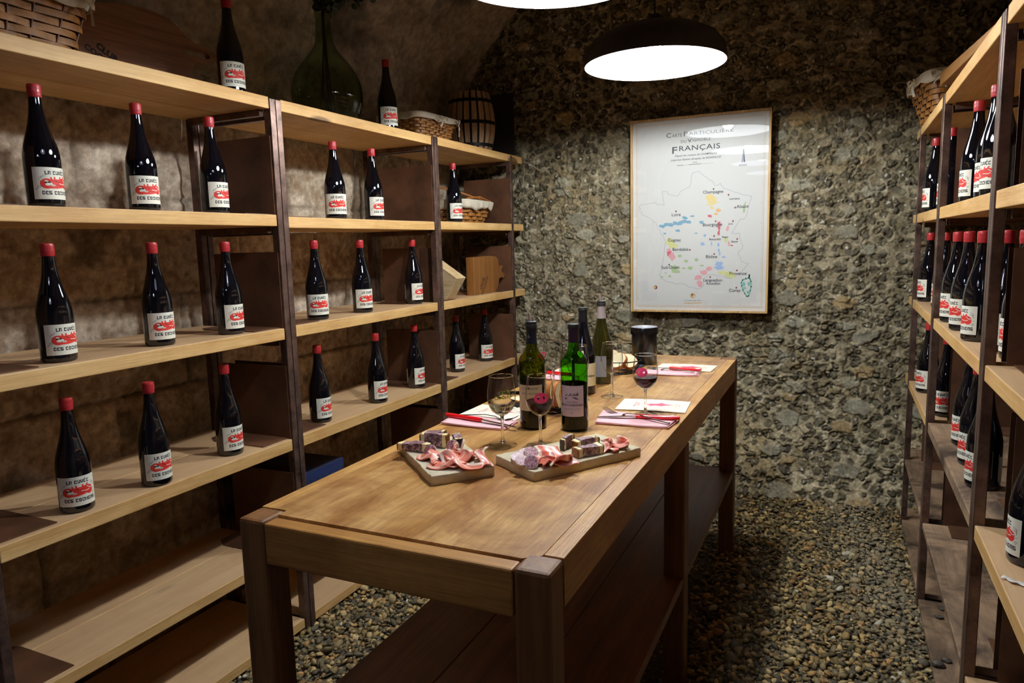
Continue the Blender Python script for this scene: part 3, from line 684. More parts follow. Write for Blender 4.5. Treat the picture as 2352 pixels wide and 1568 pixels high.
    fr_ = [(565,478),(545,480),(510,490),(502,520),(500,560),(490,590),(450,606),(420,625),(405,655),(365,650),(330,640),(325,622),(285,620),(292,660),(300,720),(275,712),(250,718),(235,702),(215,700),(190,708),(160,710),(130,715),(105,728),(118,745),(108,760),(130,768),(125,785),(150,795),(190,812),(215,835),(240,850),(250,875),(255,890),(272,905),(275,930),(295,945),(300,960),(312,985),(308,1010),(300,1090),(285,1170),(275,1215),(260,1230),(285,1240),(270,1252),(300,1265),(325,1282),(360,1285),(395,1300),(430,1290),(460,1302),(500,1325),(520,1322),(550,1335),(580,1328),(600,1315),(602,1290),(600,1270),(618,1245),(640,1230),(670,1228),(700,1240),(735,1240),(760,1252),(795,1258),(820,1250),(850,1225),(870,1210),(900,1175),(920,1150),(890,1142),(870,1130),(862,1100),(845,1080),(850,1060),(872,1045),(880,1020),(868,990),(855,960),(858,940),(850,925),(825,930),(800,925),(815,900),(830,870),(845,845),(860,822),(880,825),(895,810),(905,780),(910,740),(922,700),(935,660),(900,652),(860,645),(835,630),(810,628),(780,612),(740,602),(722,580),(712,565),(700,575),(690,580),(670,577),(665,560),(650,545),(632,540),(615,520),(600,515),(585,500),(570,492),(565,478)]
    ik.stroke([Q(*p) for p in fr_], .0019, K['line'], .0005)
    rr = random.Random(4)
    def blob(cx, cy, rx, ry, m, n=22, rot=0, j=.45, l=.0004):
        pts = []
        for i in range(n):
            a = 2*PI*i/n; q = 1-j*rr.random(); x, yy = rx*q*math.cos(a), ry*q*math.sin(a); c, s_ = math.cos(rot), math.sin(rot)
            pts.append(Q(cx+c*x-s_*yy, cy+s_*x+c*yy))
        lc[0] += .000008; ik.poly(pts, K[m], l+lc[0])
    for i in range(7): blob(285+i*33, 872-i*5-8*(i % 2), 27, 17, 'blue')
    for c in ((460, 815, 30, 12), (510, 800, 22, 8), (405, 905, 24, 11), (580, 845, 20, 15), (305, 925, 16, 8), (540, 925, 14, 5), (450, 805, 20, 7)): blob(*c, 'blue')
    for c in ((650, 672, 52, 26), (660, 700, 48, 20), (632, 715, 24, 10), (655, 740, 15, 16), (640, 650, 30, 12)): blob(*c, 'yellow')
    for c in ((700, 760, 26, 18), (685, 785, 20, 10)): blob(*c, 'orange')
    blob(640, 800, 20, 14, 'red'); blob(708, 870, 13, 45, 'red'); blob(706, 925, 12, 22, 'red'); blob(768, 893, 14, 26, 'pink', rot=.3); blob(885, 740, 11, 48, 'green', rot=.15)
    blob(345, 985, 38, 35, 'ygreen'); blob(375, 1015, 40, 25, 'ygreen'); blob(340, 1060, 26, 38, 'pink'); blob(362, 1095, 30, 38, 'pink'); blob(340, 1070, 22, 26, 'red', j=.7)
    for c in ((420, 1090, 20, 14), (468, 1130, 20, 14), (380, 1180, 34, 28), (392, 1205, 38, 16), (450, 1180, 18, 9), (500, 1180, 26, 16), (545, 1118, 22, 14), (585, 1162, 20, 7), (345, 1240, 14, 9), (285, 1245, 16, 8), (315, 1215, 10, 6)): blob(*c, 'green')
    for c in ((640, 1185, 26, 22), (600, 1215, 34, 22), (560, 1250, 38, 24), (570, 1290, 26, 24), (575, 1310, 20, 12)): blob(*c, 'pink')
    for c in ((710, 1150, 34, 24), (715, 1180, 44, 20), (705, 1010, 10, 20), (708, 1050, 10, 18), (745, 1100, 18, 9), (590, 1003, 20, 16), (605, 940, 14, 12), (655, 1000, 6, 22), (715, 1075, 8, 20)): blob(*c, 'sky')
    for c in ((735, 1215, 40, 18), (790, 1225, 56, 24), (800, 1248, 40, 12), (760, 975, 16, 24), (700, 965, 8, 12)): blob(*c, 'ygreen')
    blob(780, 1000, 10, 22, 'pink'); blob(800, 1015, 14, 6, 'red')
    cor = [(928, 1232), (932, 1262), (940, 1280), (942, 1320), (936, 1350), (925, 1390), (912, 1392), (898, 1370), (885, 1345), (876, 1315), (872, 1290), (882, 1270), (905, 1260), (924, 1255), (928, 1232)]
    ik.stroke([Q(*p) for p in cor], .0075, K['teal'], .0005)
    for c in ((890, 1300, 14, 20), (925, 1300, 12, 18), (895, 1330, 16, 10), (920, 1360, 12, 14)): blob(*c, 'teal')
    for s_, px, py, z in (('Champagne', 662, 635, .0225), ('Lorraine', 815, 682, .015), ('Alsace', 872, 742, .0235), ('Loire', 392, 799, .0235), ('Bourgogne', 660, 872, .0235), ('Jura', 790, 863, .014), ('Cognac', 380, 984, .0235), ('Bordelais', 425, 1052, .0235), ('Beaujolais', 680, 975, .0155), ('Bugey', 752, 958, .013), ('Savoie', 820, 992, .0135),
                          ('Rhône', 656, 1107, .0235), ('Sud-Ouest', 350, 1184, .0235), ('Provence', 848, 1232, .0235), ('Languedoc-', 670, 1280, .0225), ('Roussillon', 672, 1303, .0180), ('Corse', 826, 1358, .0235)): T(s_, px, py, z, bold=.012)
    for px, py in ((665, 605), (772, 648), (820, 740), (390, 765), (683, 838), (806, 838), (673, 946), (496, 1046), (675, 1078), (340, 1155), (840, 1200), (648, 1248), (838, 1328), (838, 968)):
        ik.disc(*Q(px, py), .0042, K['dark'], 12, .0007); u, v = Q(px, py-9); ik.disc(u+.002, v, .0022, K['orange'], 8, .0008)
    ik.disc(*Q(235, 1322), .0105, K['dark'], 18, .0007); ik.disc(Q(230, 1322)[0], Q(230, 1322)[1], .008, K['gold'], 14, .0009)
    for i, (a, b) in enumerate(((120, 180), (125, 170), (120, 185), (125, 185), (120, 180), (120, 215), (130, 250), (130, 240), (130, 250), (132, 230))): ik.stroke([Q(a, 1282+i*15), Q(b, 1282+i*15)], .0012, K['line'])
    ik.disc(*Q(521, 1385), .014, K['gold'], 22, .0006); ik.disc(Q(516, 1378)[0], Q(516, 1378)[1], .005, K['ink_grey'], 12, .0008); ik.disc(Q(530, 1392)[0], Q(530, 1392)[1], .0042, K['paper'], 12, .0008)
    T('La Carte des Vins', 521, 1425, .010, space=1.2); ik.stroke([Q(457, 1441), Q(586, 1441)], .0042, K['gold'])
    ik.m.build('map_sheet', mats, t, smooth=False, origin=org)
    MB().box(x0+fw*.6, x1-fw*.6, y+.0035, y+.0055, z0+fw*.6, z1-fw*.6).build('glass_pane', thin_glass('picture_glass', ior=1.5, refl=1.5), t, smooth=False, origin=org)
    # two hooks to the wall
    for xx in (x0+.15, x1-.15): MB().tube([(xx, y+.02, z1-.05), (xx, y+.06, z1-.03), (xx, y+.12, z1-.03)], .003, 8).build('wall_hook', M['cord'], t, origin=org)
wine_map()

# ------------------------------------------------------------------ stemware
gthin = thin_glass('stemware_glass', (.985, .99, .985), 1.48, 1.0, edge=(.55, .57, .55))
gstem = solid_glass('stem_glass', (1, 1, 1), 1.5)
M['red_wine'] = plain('red_wine', (.022, .001, .004), .2, spec=.08)
M['white_wine'] = solid_glass('pale_wine', (.97, .96, .86), 1.33)
M['pink_print'] = plain('pink_print', '#ea3f7c', .5); M['green_print'] = plain('green_print', '#a9ad35', .5)
M['cream_print'] = plain('cream_print', '#e9e6b4', .5)
BOWL = [(.0045, .078), (.010, .0805), (.019, .0865), (.0275, .095), (.0335, .106), (.0365, .118), (.0372, .128), (.0365, .142), (.0345, .158), (.0320, .172), (.0305, .183)]
def bowl_r(z):
    for (r0, z0), (r1, z1) in zip(BOWL, BOWL[1:]):
        if z0 <= z <= z1: return r0+(r1-r0)*(z-z0)/(z1-z0)
    return .03
def glass(x, y, label, fill=None, prints=(), rz=0):
    t = thing('wine_glass', label, 'wine glass', (x, y, TT), rz, 'stemmed tasting glasses on the table')
    th = .0011; inner = [(max(.001, r-th), z+(.0012 if i < 2 else 0)) for i, (r, z) in enumerate(BOWL)]
    bowl = MB().lathe(BOWL, 40).build('bowl', gthin, t)
    MB().tube([(.0305*math.cos(a), .0305*math.sin(a), .183) for a in np.linspace(0, 2*PI, 41)], .0007, 6, cap=False).build('rim', gstem, bowl)
    foot = MB().lathe([(.0368, .0008), (.0355, .0016), (.020, .0036), (.009, .0075)], 40).build('foot', gthin, t)
    MB().tube([(.0366*math.cos(a), .0366*math.sin(a), .0009) for a in np.linspace(0, 2*PI, 41)], .0006, 6, cap=False).build('foot_edge', gstem, foot)
    MB().lathe([(.0001, .0010), (.0090, .0072), (.0062, .0105), (.0048, .014), (.0038, .025), (.0036, .05), (.0038, .068), (.005, .0765), (.0062, .0805), (.0001, .0815)], 36).build('stem', gstem, t)
    if fill:
        mat, zf = fill; pr = [(.0002, .0818)]+[(bowl_r(z)-.0016, z) for z in np.linspace(.085, zf, 10)]; pr.append((.0001, zf))
        MB().lathe(pr, 40).build('wine', mat, t)
    for kind, ang, z in prints:
        f = lambda u, v, l: ((bowl_r(z+v)+.0003+l)*math.cos(ang+u/.036), (bowl_r(z+v)+.0003+l)*math.sin(ang+u/.036), z+v)
        ik = Ink(f); mt = M['pink_print']
        if kind == 'snout':
            n = 26; out = [(.0185*math.cos(2*PI*i/n), .0135*math.sin(2*PI*i/n)*(1.0 if math.sin(2*PI*i/n) > 0 else .95)) for i in range(n)]
            # snout disc with two nostrils left clear: built as rows
            for r in range(22):
                v0 = -.0135+.027*r/22; v1 = v0+.027/22; vm = (v0+v1)/2; hw = .0175*math.sqrt(max(0, 1-(vm/.0137)**2)); q = 24
                for c in range(q):
                    u0 = -hw+2*hw*c/q; u1 = u0+2*hw/q; um = (u0+u1)/2
                    if any(((um-s)/.0030)**2+((vm-.0008)/.0042)**2 < 1 for s in (-.0068, .0068)): continue
                    ik.m.add([f(a, b, 0) for a, b in ((u0, v0), (u1, v0), (u1, v1), (u0, v1))], [(0, 1, 2, 3)])
        elif kind == 'text':
            mt = M['green_print']
            ik.text('CLUB', 0, .006, .0115, bold=.03, rot=.12); ik.text('COCHON', .0, -.006, .0115, bold=.03, rot=.12)
        elif kind == 'heart':
            mt = M['cream_print']
            ik.poly([(0, -.014), (-.006, -.008), (-.011, -.001), (-.012, .005), (-.009, .009), (-.005, .009), (0, .005), (.005, .009), (.009, .009), (.012, .005), (.011, -.001), (.006, -.008)])
        ik.m.build('printed_logo', mt, bowl)
    return t
A = lambda x, y: math.atan2(-y, -x)          # direction back to the camera
glass(-.783, 1.604, 'wine glass with pale wine and green lettering, nearest the left-hand cheese slab', (M['white_wine'], .116), [('text', A(-.783, 1.604)+.25, .137)])
glass(-.690, 1.636, 'red wine glass with pink snout print, in front of the olive bottle', (M['red_wine'], .118), [('snout', A(-.69, 1.636)+.1, .132)])
glass(-.686, 2.252, 'empty clear glass between the dark bottles and the right-hand setting', None, [])
glass(-.518, 2.038, 'red wine glass with pink snout print, standing by the right-hand menu card', (M['red_wine'], .116), [('snout', A(-.518, 2.038)-.32, .136)])
glass(-.777, 2.170, 'clear glass with cream print, just behind the green bottle', None, [('heart', A(-.777, 2.17)+.30, .160)])
glass(-.905, 2.275, 'clear glass half hidden behind the green bottle, beside the carafe', None, [])
glass(-1.000, 2.36, 'clear glass peeping out to the right of the olive bottle', None, [('snout', A(-1, 2.36)+.55, .115)])

# ------------------------------------------------------------------ table bottles
def wrap(r, a0): return lambda u, v, l: ((r+l)*math.cos(a0+u/r), (r+l)*math.sin(a0+u/r), v)
def wrap_label(t, r, face, half, z0, z1, paper, inks, draw):
    m = MB(); n = 28; m.lathe([(r+.0003, z0), (r+.0003, z1)], n, a0=face-half, a1=face+half)
    ik = Ink(wrap(r+.0004, face)); ik.m = m; draw(ik)
    m.build('label', [paper]+inks, t)
BORD = [(.0001, .004), (.028, .0), (.0345, .001), (.0372, .005), (.0378, .012), (.0378, .182), (.0372, .192), (.0352, .200), (.0318, .2065), (.0272, .212), (.0215, .218), (.0172, .226), (.0152, .238), (.0146, .246), (.0141, .262), (.0139, .282), (.0155, .2825), (.0158, .292), (.0148, .2955)]
def shell(prof, th, n=40):
    inn = [(max(.0002, r-th), z+(th if i < 3 else 0)) for i, (r, z) in enumerate(prof)]; return MB().lathe(prof+inn[::-1], n)
def pourer(t, z):
    steel = plain('pourer_metal', '#e6d8cc', .3, .7)
    m = MB().lathe([(.0135, z-.001), (.0152, z), (.0152, z+.006), (.012, z+.008), (.0001, z+.008)], 20); pc = m.build('pourer_collar', M['cord'], t)
    m = MB(); m.tube([(-.0035, 0, z+.006), (-.0045, 0, z+.020), (-.0065, 0, z+.030)], .0038, 12); m.tube([(.0050, 0, z+.006), (.0052, 0, z+.021)], .0034, 12); m.build('pourer_spout', steel, pc)
def table_bottle(x, y, label, prof, glassm, caps, liquid, lab, spout=False, top=True):
    t = thing('wine_bottle', label, 'bottle', (x, y, TT))
    MB().lathe(prof, 40).build('glass_body', glassm, t)
    if liquid:
        mt, zf = liquid; pr = [(.0002, .006)]; rr = [(max(.001, r-.0026), max(z, .006)) for r, z in prof if z < zf and z > .004]; pr += rr; pr += [(np.interp(zf, [z for r, z in prof], [r for r, z in prof])-.0026, zf), (.0001, zf)]
        MB().lathe(pr, 36).build('wine', mt, t)
    z0, z1, cm = caps; rr = [(r+.0005, z) for r, z in prof if z0 <= z <= z1]; ra = np.interp(z0, [z for r, z in prof], [r for r, z in prof])
    MB().lathe([(ra+.0005, z0)]+rr, 28).build('capsule', cm, t)
    if top: MB().lathe([(r+.0006, z) for r, z in prof[-3:]]+[(.010, prof[-1][1]+.001), (.0001, prof[-1][1]+.0012)], 24).build('bottle_lip', M['cord'], t)
    lab(t)
    if spout: pourer(t, prof[-1][1])
    return t
lav = plain('lavender_label', '#cfc3dd', .6); cr = plain('ivory_label', '#cfc3a8', .6); inkv = plain('violet_ink', '#4b3f66', .6); inkd = plain('dark_ink', '#3c3630', .6); inkf = plain('faint_ink', '#8f8678', .6)
def labB(t):
    def draw(ik):
        ik.stroke([(-.031, .128), (.031, .128)], .0006, 2); ik.stroke([(-.031, .046), (.031, .046)], .0005, 2)
        r = random.Random(2)
        # engraved view of the estate
        ik.poly([(-.020, .092), (.018, .092), (.018, .0925), (-.020, .0925)], 1)
        for k in range(9): ik.stroke([(-.020+k*.0012, .092+.001*k), (-.004+k*.002, .103)], .0005, 1)
        ik.poly([(-.018, .103), (-.006, .105), (-.004, .109), (.008, .109), (.009, .105), (.018, .112), (.018, .102), (-.018, .100)], 1)
        ik.poly([(-.020, .092), (-.012, .092), (-.017, .096), (-.020, .098)], 1); ik.poly([(-.002, .099), (.006, .096), (.014, .092), (.018, .092), (.018, .094), (.010, .098)], 1)
        for k in range(7): ik.stroke([(.002+.002*k, .100), (.010+.001*k, .093)], .0004, 1)
        for k in range(10): ik.disc(-.016+.0034*k, .1035+.002*r.random(), .0014, 1, 8)
        ik.text('CHATEAU', 0, .0825, .0068, 1, bold=.005, space=1.1); ik.text('MON CHAIGNEAU', .002, .0735, .0088, 1, bold=.02, space=.92)
        ik.text('Lalande de Pomerol', 0, .0640, .0060, 2, bold=.01); ik.disc(0, .0535, .0011, 1, 8); ik.text('2016', 0, .057, .004, 2)
        ik.text('*', .026, .106, .006, 2); ik.text('*', .026, .093, .006, 2)
    wrap_label(t, .0378, A(-.662, 1.818)-.20, .90, .044, .130, lav, [inkv, plain('pale_violet_ink', '#9a8fae', .6)], draw)
gB = thin_glass('thin_green_bottle_glass', (.20, .60, .03), 1.5, 1.0, edge=(.01, .07, .003))
gA = thin_glass('thin_olive_bottle_glass', (.40, .44, .05), 1.5, 1.0, edge=(.03, .035, .004))
purple = plain('plum_capsule', '#2b1830', .35); navy = plain('navy_capsule', '#171a2c', .3)
dwine = plain('dark_wine_in_bottle', (.004, .0015, .002), .4, spec=0)
table_bottle(-.662, 1.818, 'bright green bottle with lavender vineyard label and plum capsule', BORD, gB, (.246, .2822, purple), (dwine, .132), labB)
def labA(t):
    def draw(ik):
        for v, s, b, m_ in ((.118, 'TERRE    DE PIERRE', .0068, 1), (.103, 'CÔTES DE BLAYE', .0060, 1), (.090, '2018', .0052, 2), (.079, 'GRAND VIN', .0050, 2), (.057, 'BORDEAUX', .0030, 2)): pass
        ik.text('Domaine', -.012, .1165, .0060, 2, bold=.01); ik.text('&', -.001, .1165, .0095, 1, bold=.03); ik.text('SAUVAGE', .013, .1165, .0062, 1, bold=.01)
        ik.text('TERRES', -.014, .1020, .0060, 1, bold=.005); ik.text('DES NOIX', .012, .1020, .0060, 1, bold=.005)
        ik.text('MILLÉSIME', 0, .0895, .0045, 2); ik.text('GRAND CÉPAGE', .002, .0785, .0045, 2); ik.stroke([(-.03, .070), (.03, .070)], .0005, 2); ik.disc(.004, .064, .0008, 1, 8)
    wrap_label(t, .0378, A(-.78, 1.797)+.03-.32, 1.05, .055, .128, cr, [inkd, inkf], draw)
    ik = Ink(wrap(.0150, A(-.78, 1.797)-.55)); z = .262
    ik.stroke([(0, z-.004), (0, z+.005)], .0008, 0); ik.stroke([(-.0035, z), (-.002, z-.003), (0, z-.004), (.002, z-.003), (.0035, z)], .0008, 0); ik.m.build('capsule_emblem', plain('silver_ink', '#c8c8d8', .4, .5), t)
table_bottle(-.780, 1.800, 'olive green bottle with ivory label, navy capsule and steel pourer, left of two in front', BORD, gA, (.240, .2822, navy), (plain('tawny_wine_in_bottle', (.014, .011, .001), .4, spec=0), .142), labA, spout=True)
def labC(t):
    def draw(ik): ik.text('Corbières', .010, .062, .0105, 1, bold=.02); ik.stroke([(-.03, .095), (.03, .095)], .0006, 2)
    wrap_label(t, .0415, A(-.797, 2.275)-.05+.35, 1.1, .030, .108, plain('butter_label', '#e6dfb8', .6), [inkd, inkf], draw)
table_bottle(-.797, 2.285, 'sloping-shouldered black bottle with butter-coloured label, behind the green bottle', BURG[:-1]+[(.0143, .285), (.0158, .286), (.0160, .294), (.0150, .2965)], M['black_glass'], (.248, .285, plain('black_capsule', '#15161c', .3)), None, labC)
def labD(t):
    def draw(ik):
        for k in range(9): ik.stroke([(-.034, .035+.009*k), (-.018, .035+.009*k)], .0012, 2)
    wrap_label(t, .0415, A(-.793, 2.478)-.35, .75, .028, .105, plain('slate_label', '#8b8a90', .6), [inkd, plain('white_ink', '#e8e4da', .6)], draw)
    m = MB().lathe([(.0419, .028), (.0419, .105)], 10, a0=A(-.793, 2.478)-.35-.75, a1=A(-.793, 2.478)-.35-.30); m.build('label_band', plain('white_label_band', '#e4dfd2', .6), t)
gD = plain('dark_olive_glass', (.020, .018, .002), .04, spec=.6, coat=.3)
table_bottle(-.793, 2.478, 'tall olive-brown bottle with grey capsule and pourer, rearmost on the table', BURG[:-1]+[(.0143, .285), (.0158, .286), (.0160, .294), (.0150, .2965)], gD, (.240, .285, plain('grey_capsule', '#a79a98', .4)), None, labD, spout=True)
# carafe
t = thing('water_carafe', 'clear glass carafe with a flared lip behind the green bottle', 'carafe', (-.890, 2.42, TT))
cp = [(.0001, .003), (.035, .0), (.044, .004), (.048, .03), (.047, .07), (.040, .115), (.028, .155), (.0205, .185), (.0185, .22), (.0190, .248), (.0225, .258)]
MB().lathe(cp, 40).build('glass_body', gthin, t)
MB().tube([(.0225*math.cos(a), .0225*math.sin(a), .2583) for a in np.linspace(0, 2*PI, 33)], .0016, 8, cap=False).build('rim', gstem, t)

# ------------------------------------------------------------------ cooler
t = thing('wine_cooler', 'black cylindrical wine cooler with a steel inner wall on the far end of the table', 'cooler', (-.748, 2.925, TT))
blk = plain('glossy_black_plastic', '#0b0a0c', .22)
MB().lathe([(.0001, .0), (.050, .0), (.0525, .004), (.0525, .128), (.058, .128), (.058, .154), (.0565, .157), (.054, .156), (.0525, .150)], 48).build('outer_wall', blk, t)
MB().lathe([(.0545, .1575), (.050, .150), (.049, .02), (.0001, .016)], 48).build('steel_liner', plain('brushed_steel', '#c9cbd2', .5, .3), t)
o = MB().prism([(-.855, 2.80), (-.735, 2.79), (-.730, 2.865), (-.850, 2.875)], .006, Matrix.Translation((0, 0, TT))).build('slate_coaster', plain('dark_slate', '#2a2e36', .5), smooth=False, origin=(-.79, 2.83, TT))
tag(o, 'small dark slate coaster lying in front of the black cooler', 'coaster')

# ------------------------------------------------------------------ settings: menu, napkin, knife, fork
pinkn = plain('pink_paper_napkin', '#f6c2c8', .75, noise=.06, nscale=50); M['menu'] = plain('ivory_menu_paper', '#f1ead6', .65); mp_ = plain('menu_pink_ink', '#d8607e', .65); mg = plain('menu_grey_ink', '#b59a95', .65)
redp = plain('red_handle_plastic', '#d8141c', .22, spec=.5, coat=.3); steel = plain('polished_steel', '#c6c4c2', .16, 1)
def menu(p0, pu, pv, label, flip=False):
    o3 = Vector((p0[0], p0[1], TT)); U = Vector((pu[0]-p0[0], pu[1]-p0[1], 0)); V = Vector((pv[0]-p0[0], pv[1]-p0[1], 0)); W, Hh = U.length, V.length; U.normalize(); V.normalize()
    fn = lambda u, v, l: tuple(o3+U*u+V*v+Vector((0, 0, .0030+l+.0018*math.sin(PI*max(0, min(1, u/W))))))
    m = MB(); n = 12; rows = [[fn(W*i/n, Hh*j/2, 0) for j in range(3)] for i in range(n+1)]; rows2 = [[(p[0], p[1], p[2]-.0022) for p in r] for r in rows]
    m.grid(rows); m.grid([r[::-1] for r in rows2])
    ed = [rows[i][0] for i in range(n+1)]+[rows[n][1]]+[rows[i][2] for i in range(n, -1, -1)]+[rows[0][1]]; lo = [(p[0], p[1], p[2]-.0022) for p in ed]; k = len(ed)
    m.add(ed+lo, [(i, k+i, k+(i+1) % k, (i+1) % k) for i in range(k)], 0)
    ik = Ink(fn); ik.m = m
    if flip: ik.fn = lambda u, v, l: fn(W-u, Hh-v, l)
    c = W*.56
    # leaping pig in pink
    ik.poly([(c-.036, Hh*.50), (c-.024, Hh*.58), (c-.004, Hh*.60), (c+.010, Hh*.70), (c+.022, Hh*.60), (c+.048, Hh*.55), (c+.024, Hh*.48), (c+.014, Hh*.40), (c-.006, Hh*.44), (c-.024, Hh*.36), (c-.022, Hh*.44)], 1, .0003)
    ik.stroke([(c-.036, Hh*.5), (c-.046, Hh*.52), (c-.052, Hh*.47)], .0014, 1); ik.stroke([(c+.04, Hh*.54), (c+.054, Hh*.60)], .0014, 1); ik.disc(c+.058, Hh*.60, .0014, 1, 8)
    for u, rot in ((W*.25, PI/2), (W*.29, PI/2)): ik.text('MENU DU JOUR' if u < W*.27 else 'dégustation', u, Hh*.5, .0085, 1, rot=rot, bold=.01)
    for u, s in ((W*.84, 'vins & charcuterie'), (W*.88, 'bon appétit')): ik.text(s, u, Hh*.5, .0075, 2, rot=PI/2)
    ik.ring(W*.12, Hh*.5, .003, .0038, 1, 14); ik.stroke([(W*.12-.003, Hh*.5-.005), (W*.12+.003, Hh*.5-.005)], .0008, 1)
    o = m.build('menu_card', [M['menu'], mp_, mg], smooth=False, origin=tuple(o3)); tag(o, label, 'menu card', 'menu cards at the four settings')
menu((-.623, 2.074), (-.411, 2.092), (-.635, 2.226), 'ivory menu card with pink print beneath the right-hand red wine glass side')
menu((-.677, 2.789), (-.453, 2.796), (-.671, 2.931), 'ivory menu card at the far right corner of the table')
menu((-1.052, 1.852), (-.858, 1.842), (-1.047, 2.000), 'ivory menu card behind the pale wine glass at the left edge of the table')
menu((-1.050, 2.585), (-.90, 2.580), (-1.045, 2.72), 'ivory menu card glimpsed behind the green bottle at the left edge')
def napkin(pts, label, seed):
    r = random.Random(seed); (x0, y0), (x1, y1), (x2, y2), (x3, y3) = pts
    m = MB(); n1, n2 = 14, 8
    for L in range(3):
        z = .0014+L*.0022; sh = .004*(2-L)*r.random(); top = []
        for i in range(n1+1):
            row = []
            for j in range(n2+1):
                a, b = i/n1, j/n2; b2 = b*(1-.03*L); x = (x0*(1-a)+x1*a)*(1-b2)+(x3*(1-a)+x2*a)*b2; y = (y0*(1-a)+y1*a)*(1-b2)+(y3*(1-a)+y2*a)*b2
                row.append((x+sh, y, TT+z+.0012*math.sin(a*5+L)+.0010*math.sin(b*7+L*2)+.0010))
            top.append(row)
        m.grid(top)
    o = m.build('napkin', pinkn, solid=.0016, origin=(x0, y0, TT)); tag(o, label, 'napkin', 'pink folded napkins')
napkin([(-.625, 1.886), (-.421, 1.897), (-.411, 2.008), (-.648, 2.040)], 'pink folded napkin under the knife and fork in front of the right-hand menu', 1)
napkin([(-.690, 2.662), (-.486, 2.689), (-.495, 2.778), (-.690, 2.770)], 'pink folded napkin at the far right setting', 2)
napkin([(-1.047, 1.735), (-.842, 1.730), (-.842, 1.832), (-1.052, 1.845)], 'pink folded napkin at the left edge, under the red-handled knife', 3)
napkin([(-1.040, 2.46), (-.86, 2.45), (-.86, 2.565), (-1.040, 2.575)], 'pink folded napkin glimpsed behind the green bottle', 4)
def knife(tail, neck, tip, label):
    T, K, P = Vector(tail+(TT+.016,)), Vector(neck+(TT+.014,)), Vector(tip+(TT+.010,)); t = thing('table_knife', label, 'knife', T, 0, 'red-handled table knives')
    m = MB(); pts = [T+(K-T)*a for a in np.linspace(0, 1, 9)]; m.tube(pts, [.0070, .0088, .0086, .0080, .0078, .0080, .0083, .0085, .0076], 14, flat=.75); m.build('handle', redp, t, origin=T)
    d = (P-K).normalized(); s = Vector((-d.y, d.x, 0)); L = (P-K).length; m = MB()
    ol = [(0, .0062), (.2, .0072), (.6, .0075), (.85, .006), (.95, .0036), (1.0, 0), (.93, -.0042), (.8, -.0052), (.3, -.0054), (0, -.005)]
    vs = [K+d*(a*L)+s*b+Vector((0, 0, .0012)) for a, b in ol]; n = len(vs); vs += [v-Vector((0, 0, .0018)) for v in vs]
    m.add(vs, [tuple(range(n)), tuple(range(2*n-1, n-1, -1))]+[(i, n+i, n+(i+1) % n, (i+1) % n) for i in range(n)]); m.build('blade', steel, t, smooth=False, origin=T)
def fork(tail, head, label, z=.0145):
    T, Hd = Vector(tail+(TT+z,)), Vector(head+(TT+z-.003,)); t = thing('table_fork', label, 'fork', T, 0, 'steel table forks'); d = (Hd-T).normalized(); L = (Hd-T).length; s = Vector((-d.y, d.x, 0))
    m = MB(); P = lambda a, zz: T+d*(a*L)+Vector((0, 0, zz))
    m.tube([P(0, -.002), P(.15, 0), P(.45, .006), P(.62, .003), P(.68, -.002)], [.0045, .004, .0026, .0028, .005], 10, flat=.45); m.build('handle', steel, t, origin=T)
    m = MB()
    rows = []
    for a, wd, zz in ((.66, .004, -.001), (.70, .010, -.005), (.76, .0125, -.0065), (.80, .012, -.006)): rows.append([P(a, zz)+s*wd*k for k in (-1, -.5, 0, .5, 1)])
    m.grid(rows)
    for k in (-1, -.33, .33, 1): m.tube([P(.79, -.006)+s*.0108*k, P(.9, -.001)+s*.010*k, P(1.0, .009)+s*.009*k], [.0014, .0013, .0008], 6)
    m.build('tines', steel, t, solid=0, origin=T)
knife((-.402, 1.972), (-.526, 1.962), (-.634, 1.930), 'red-handled knife on the napkin nearest the right edge of the table')
fork((-.420, 1.918), (-.640, 2.016), 'steel fork lying across the knife at the near right setting')
knife((-.481, 2.760), (-.606, 2.768), (-.700, 2.775), 'red-handled knife at the far right setting')
fork((-.50, 2.715), (-.695, 2.765), 'steel fork at the far right setting')
knife((-1.062, 1.794), (-.934, 1.776), (-.804, 1.742), 'red-handled knife on the napkin at the left edge of the table')
fork((-1.030, 1.812), (-.840, 1.828), 'steel fork beside the left-hand red-handled knife')
knife((-1.035, 2.535), (-.915, 2.53), (-.82, 2.535), 'red-handled knife glimpsed behind the green bottle')

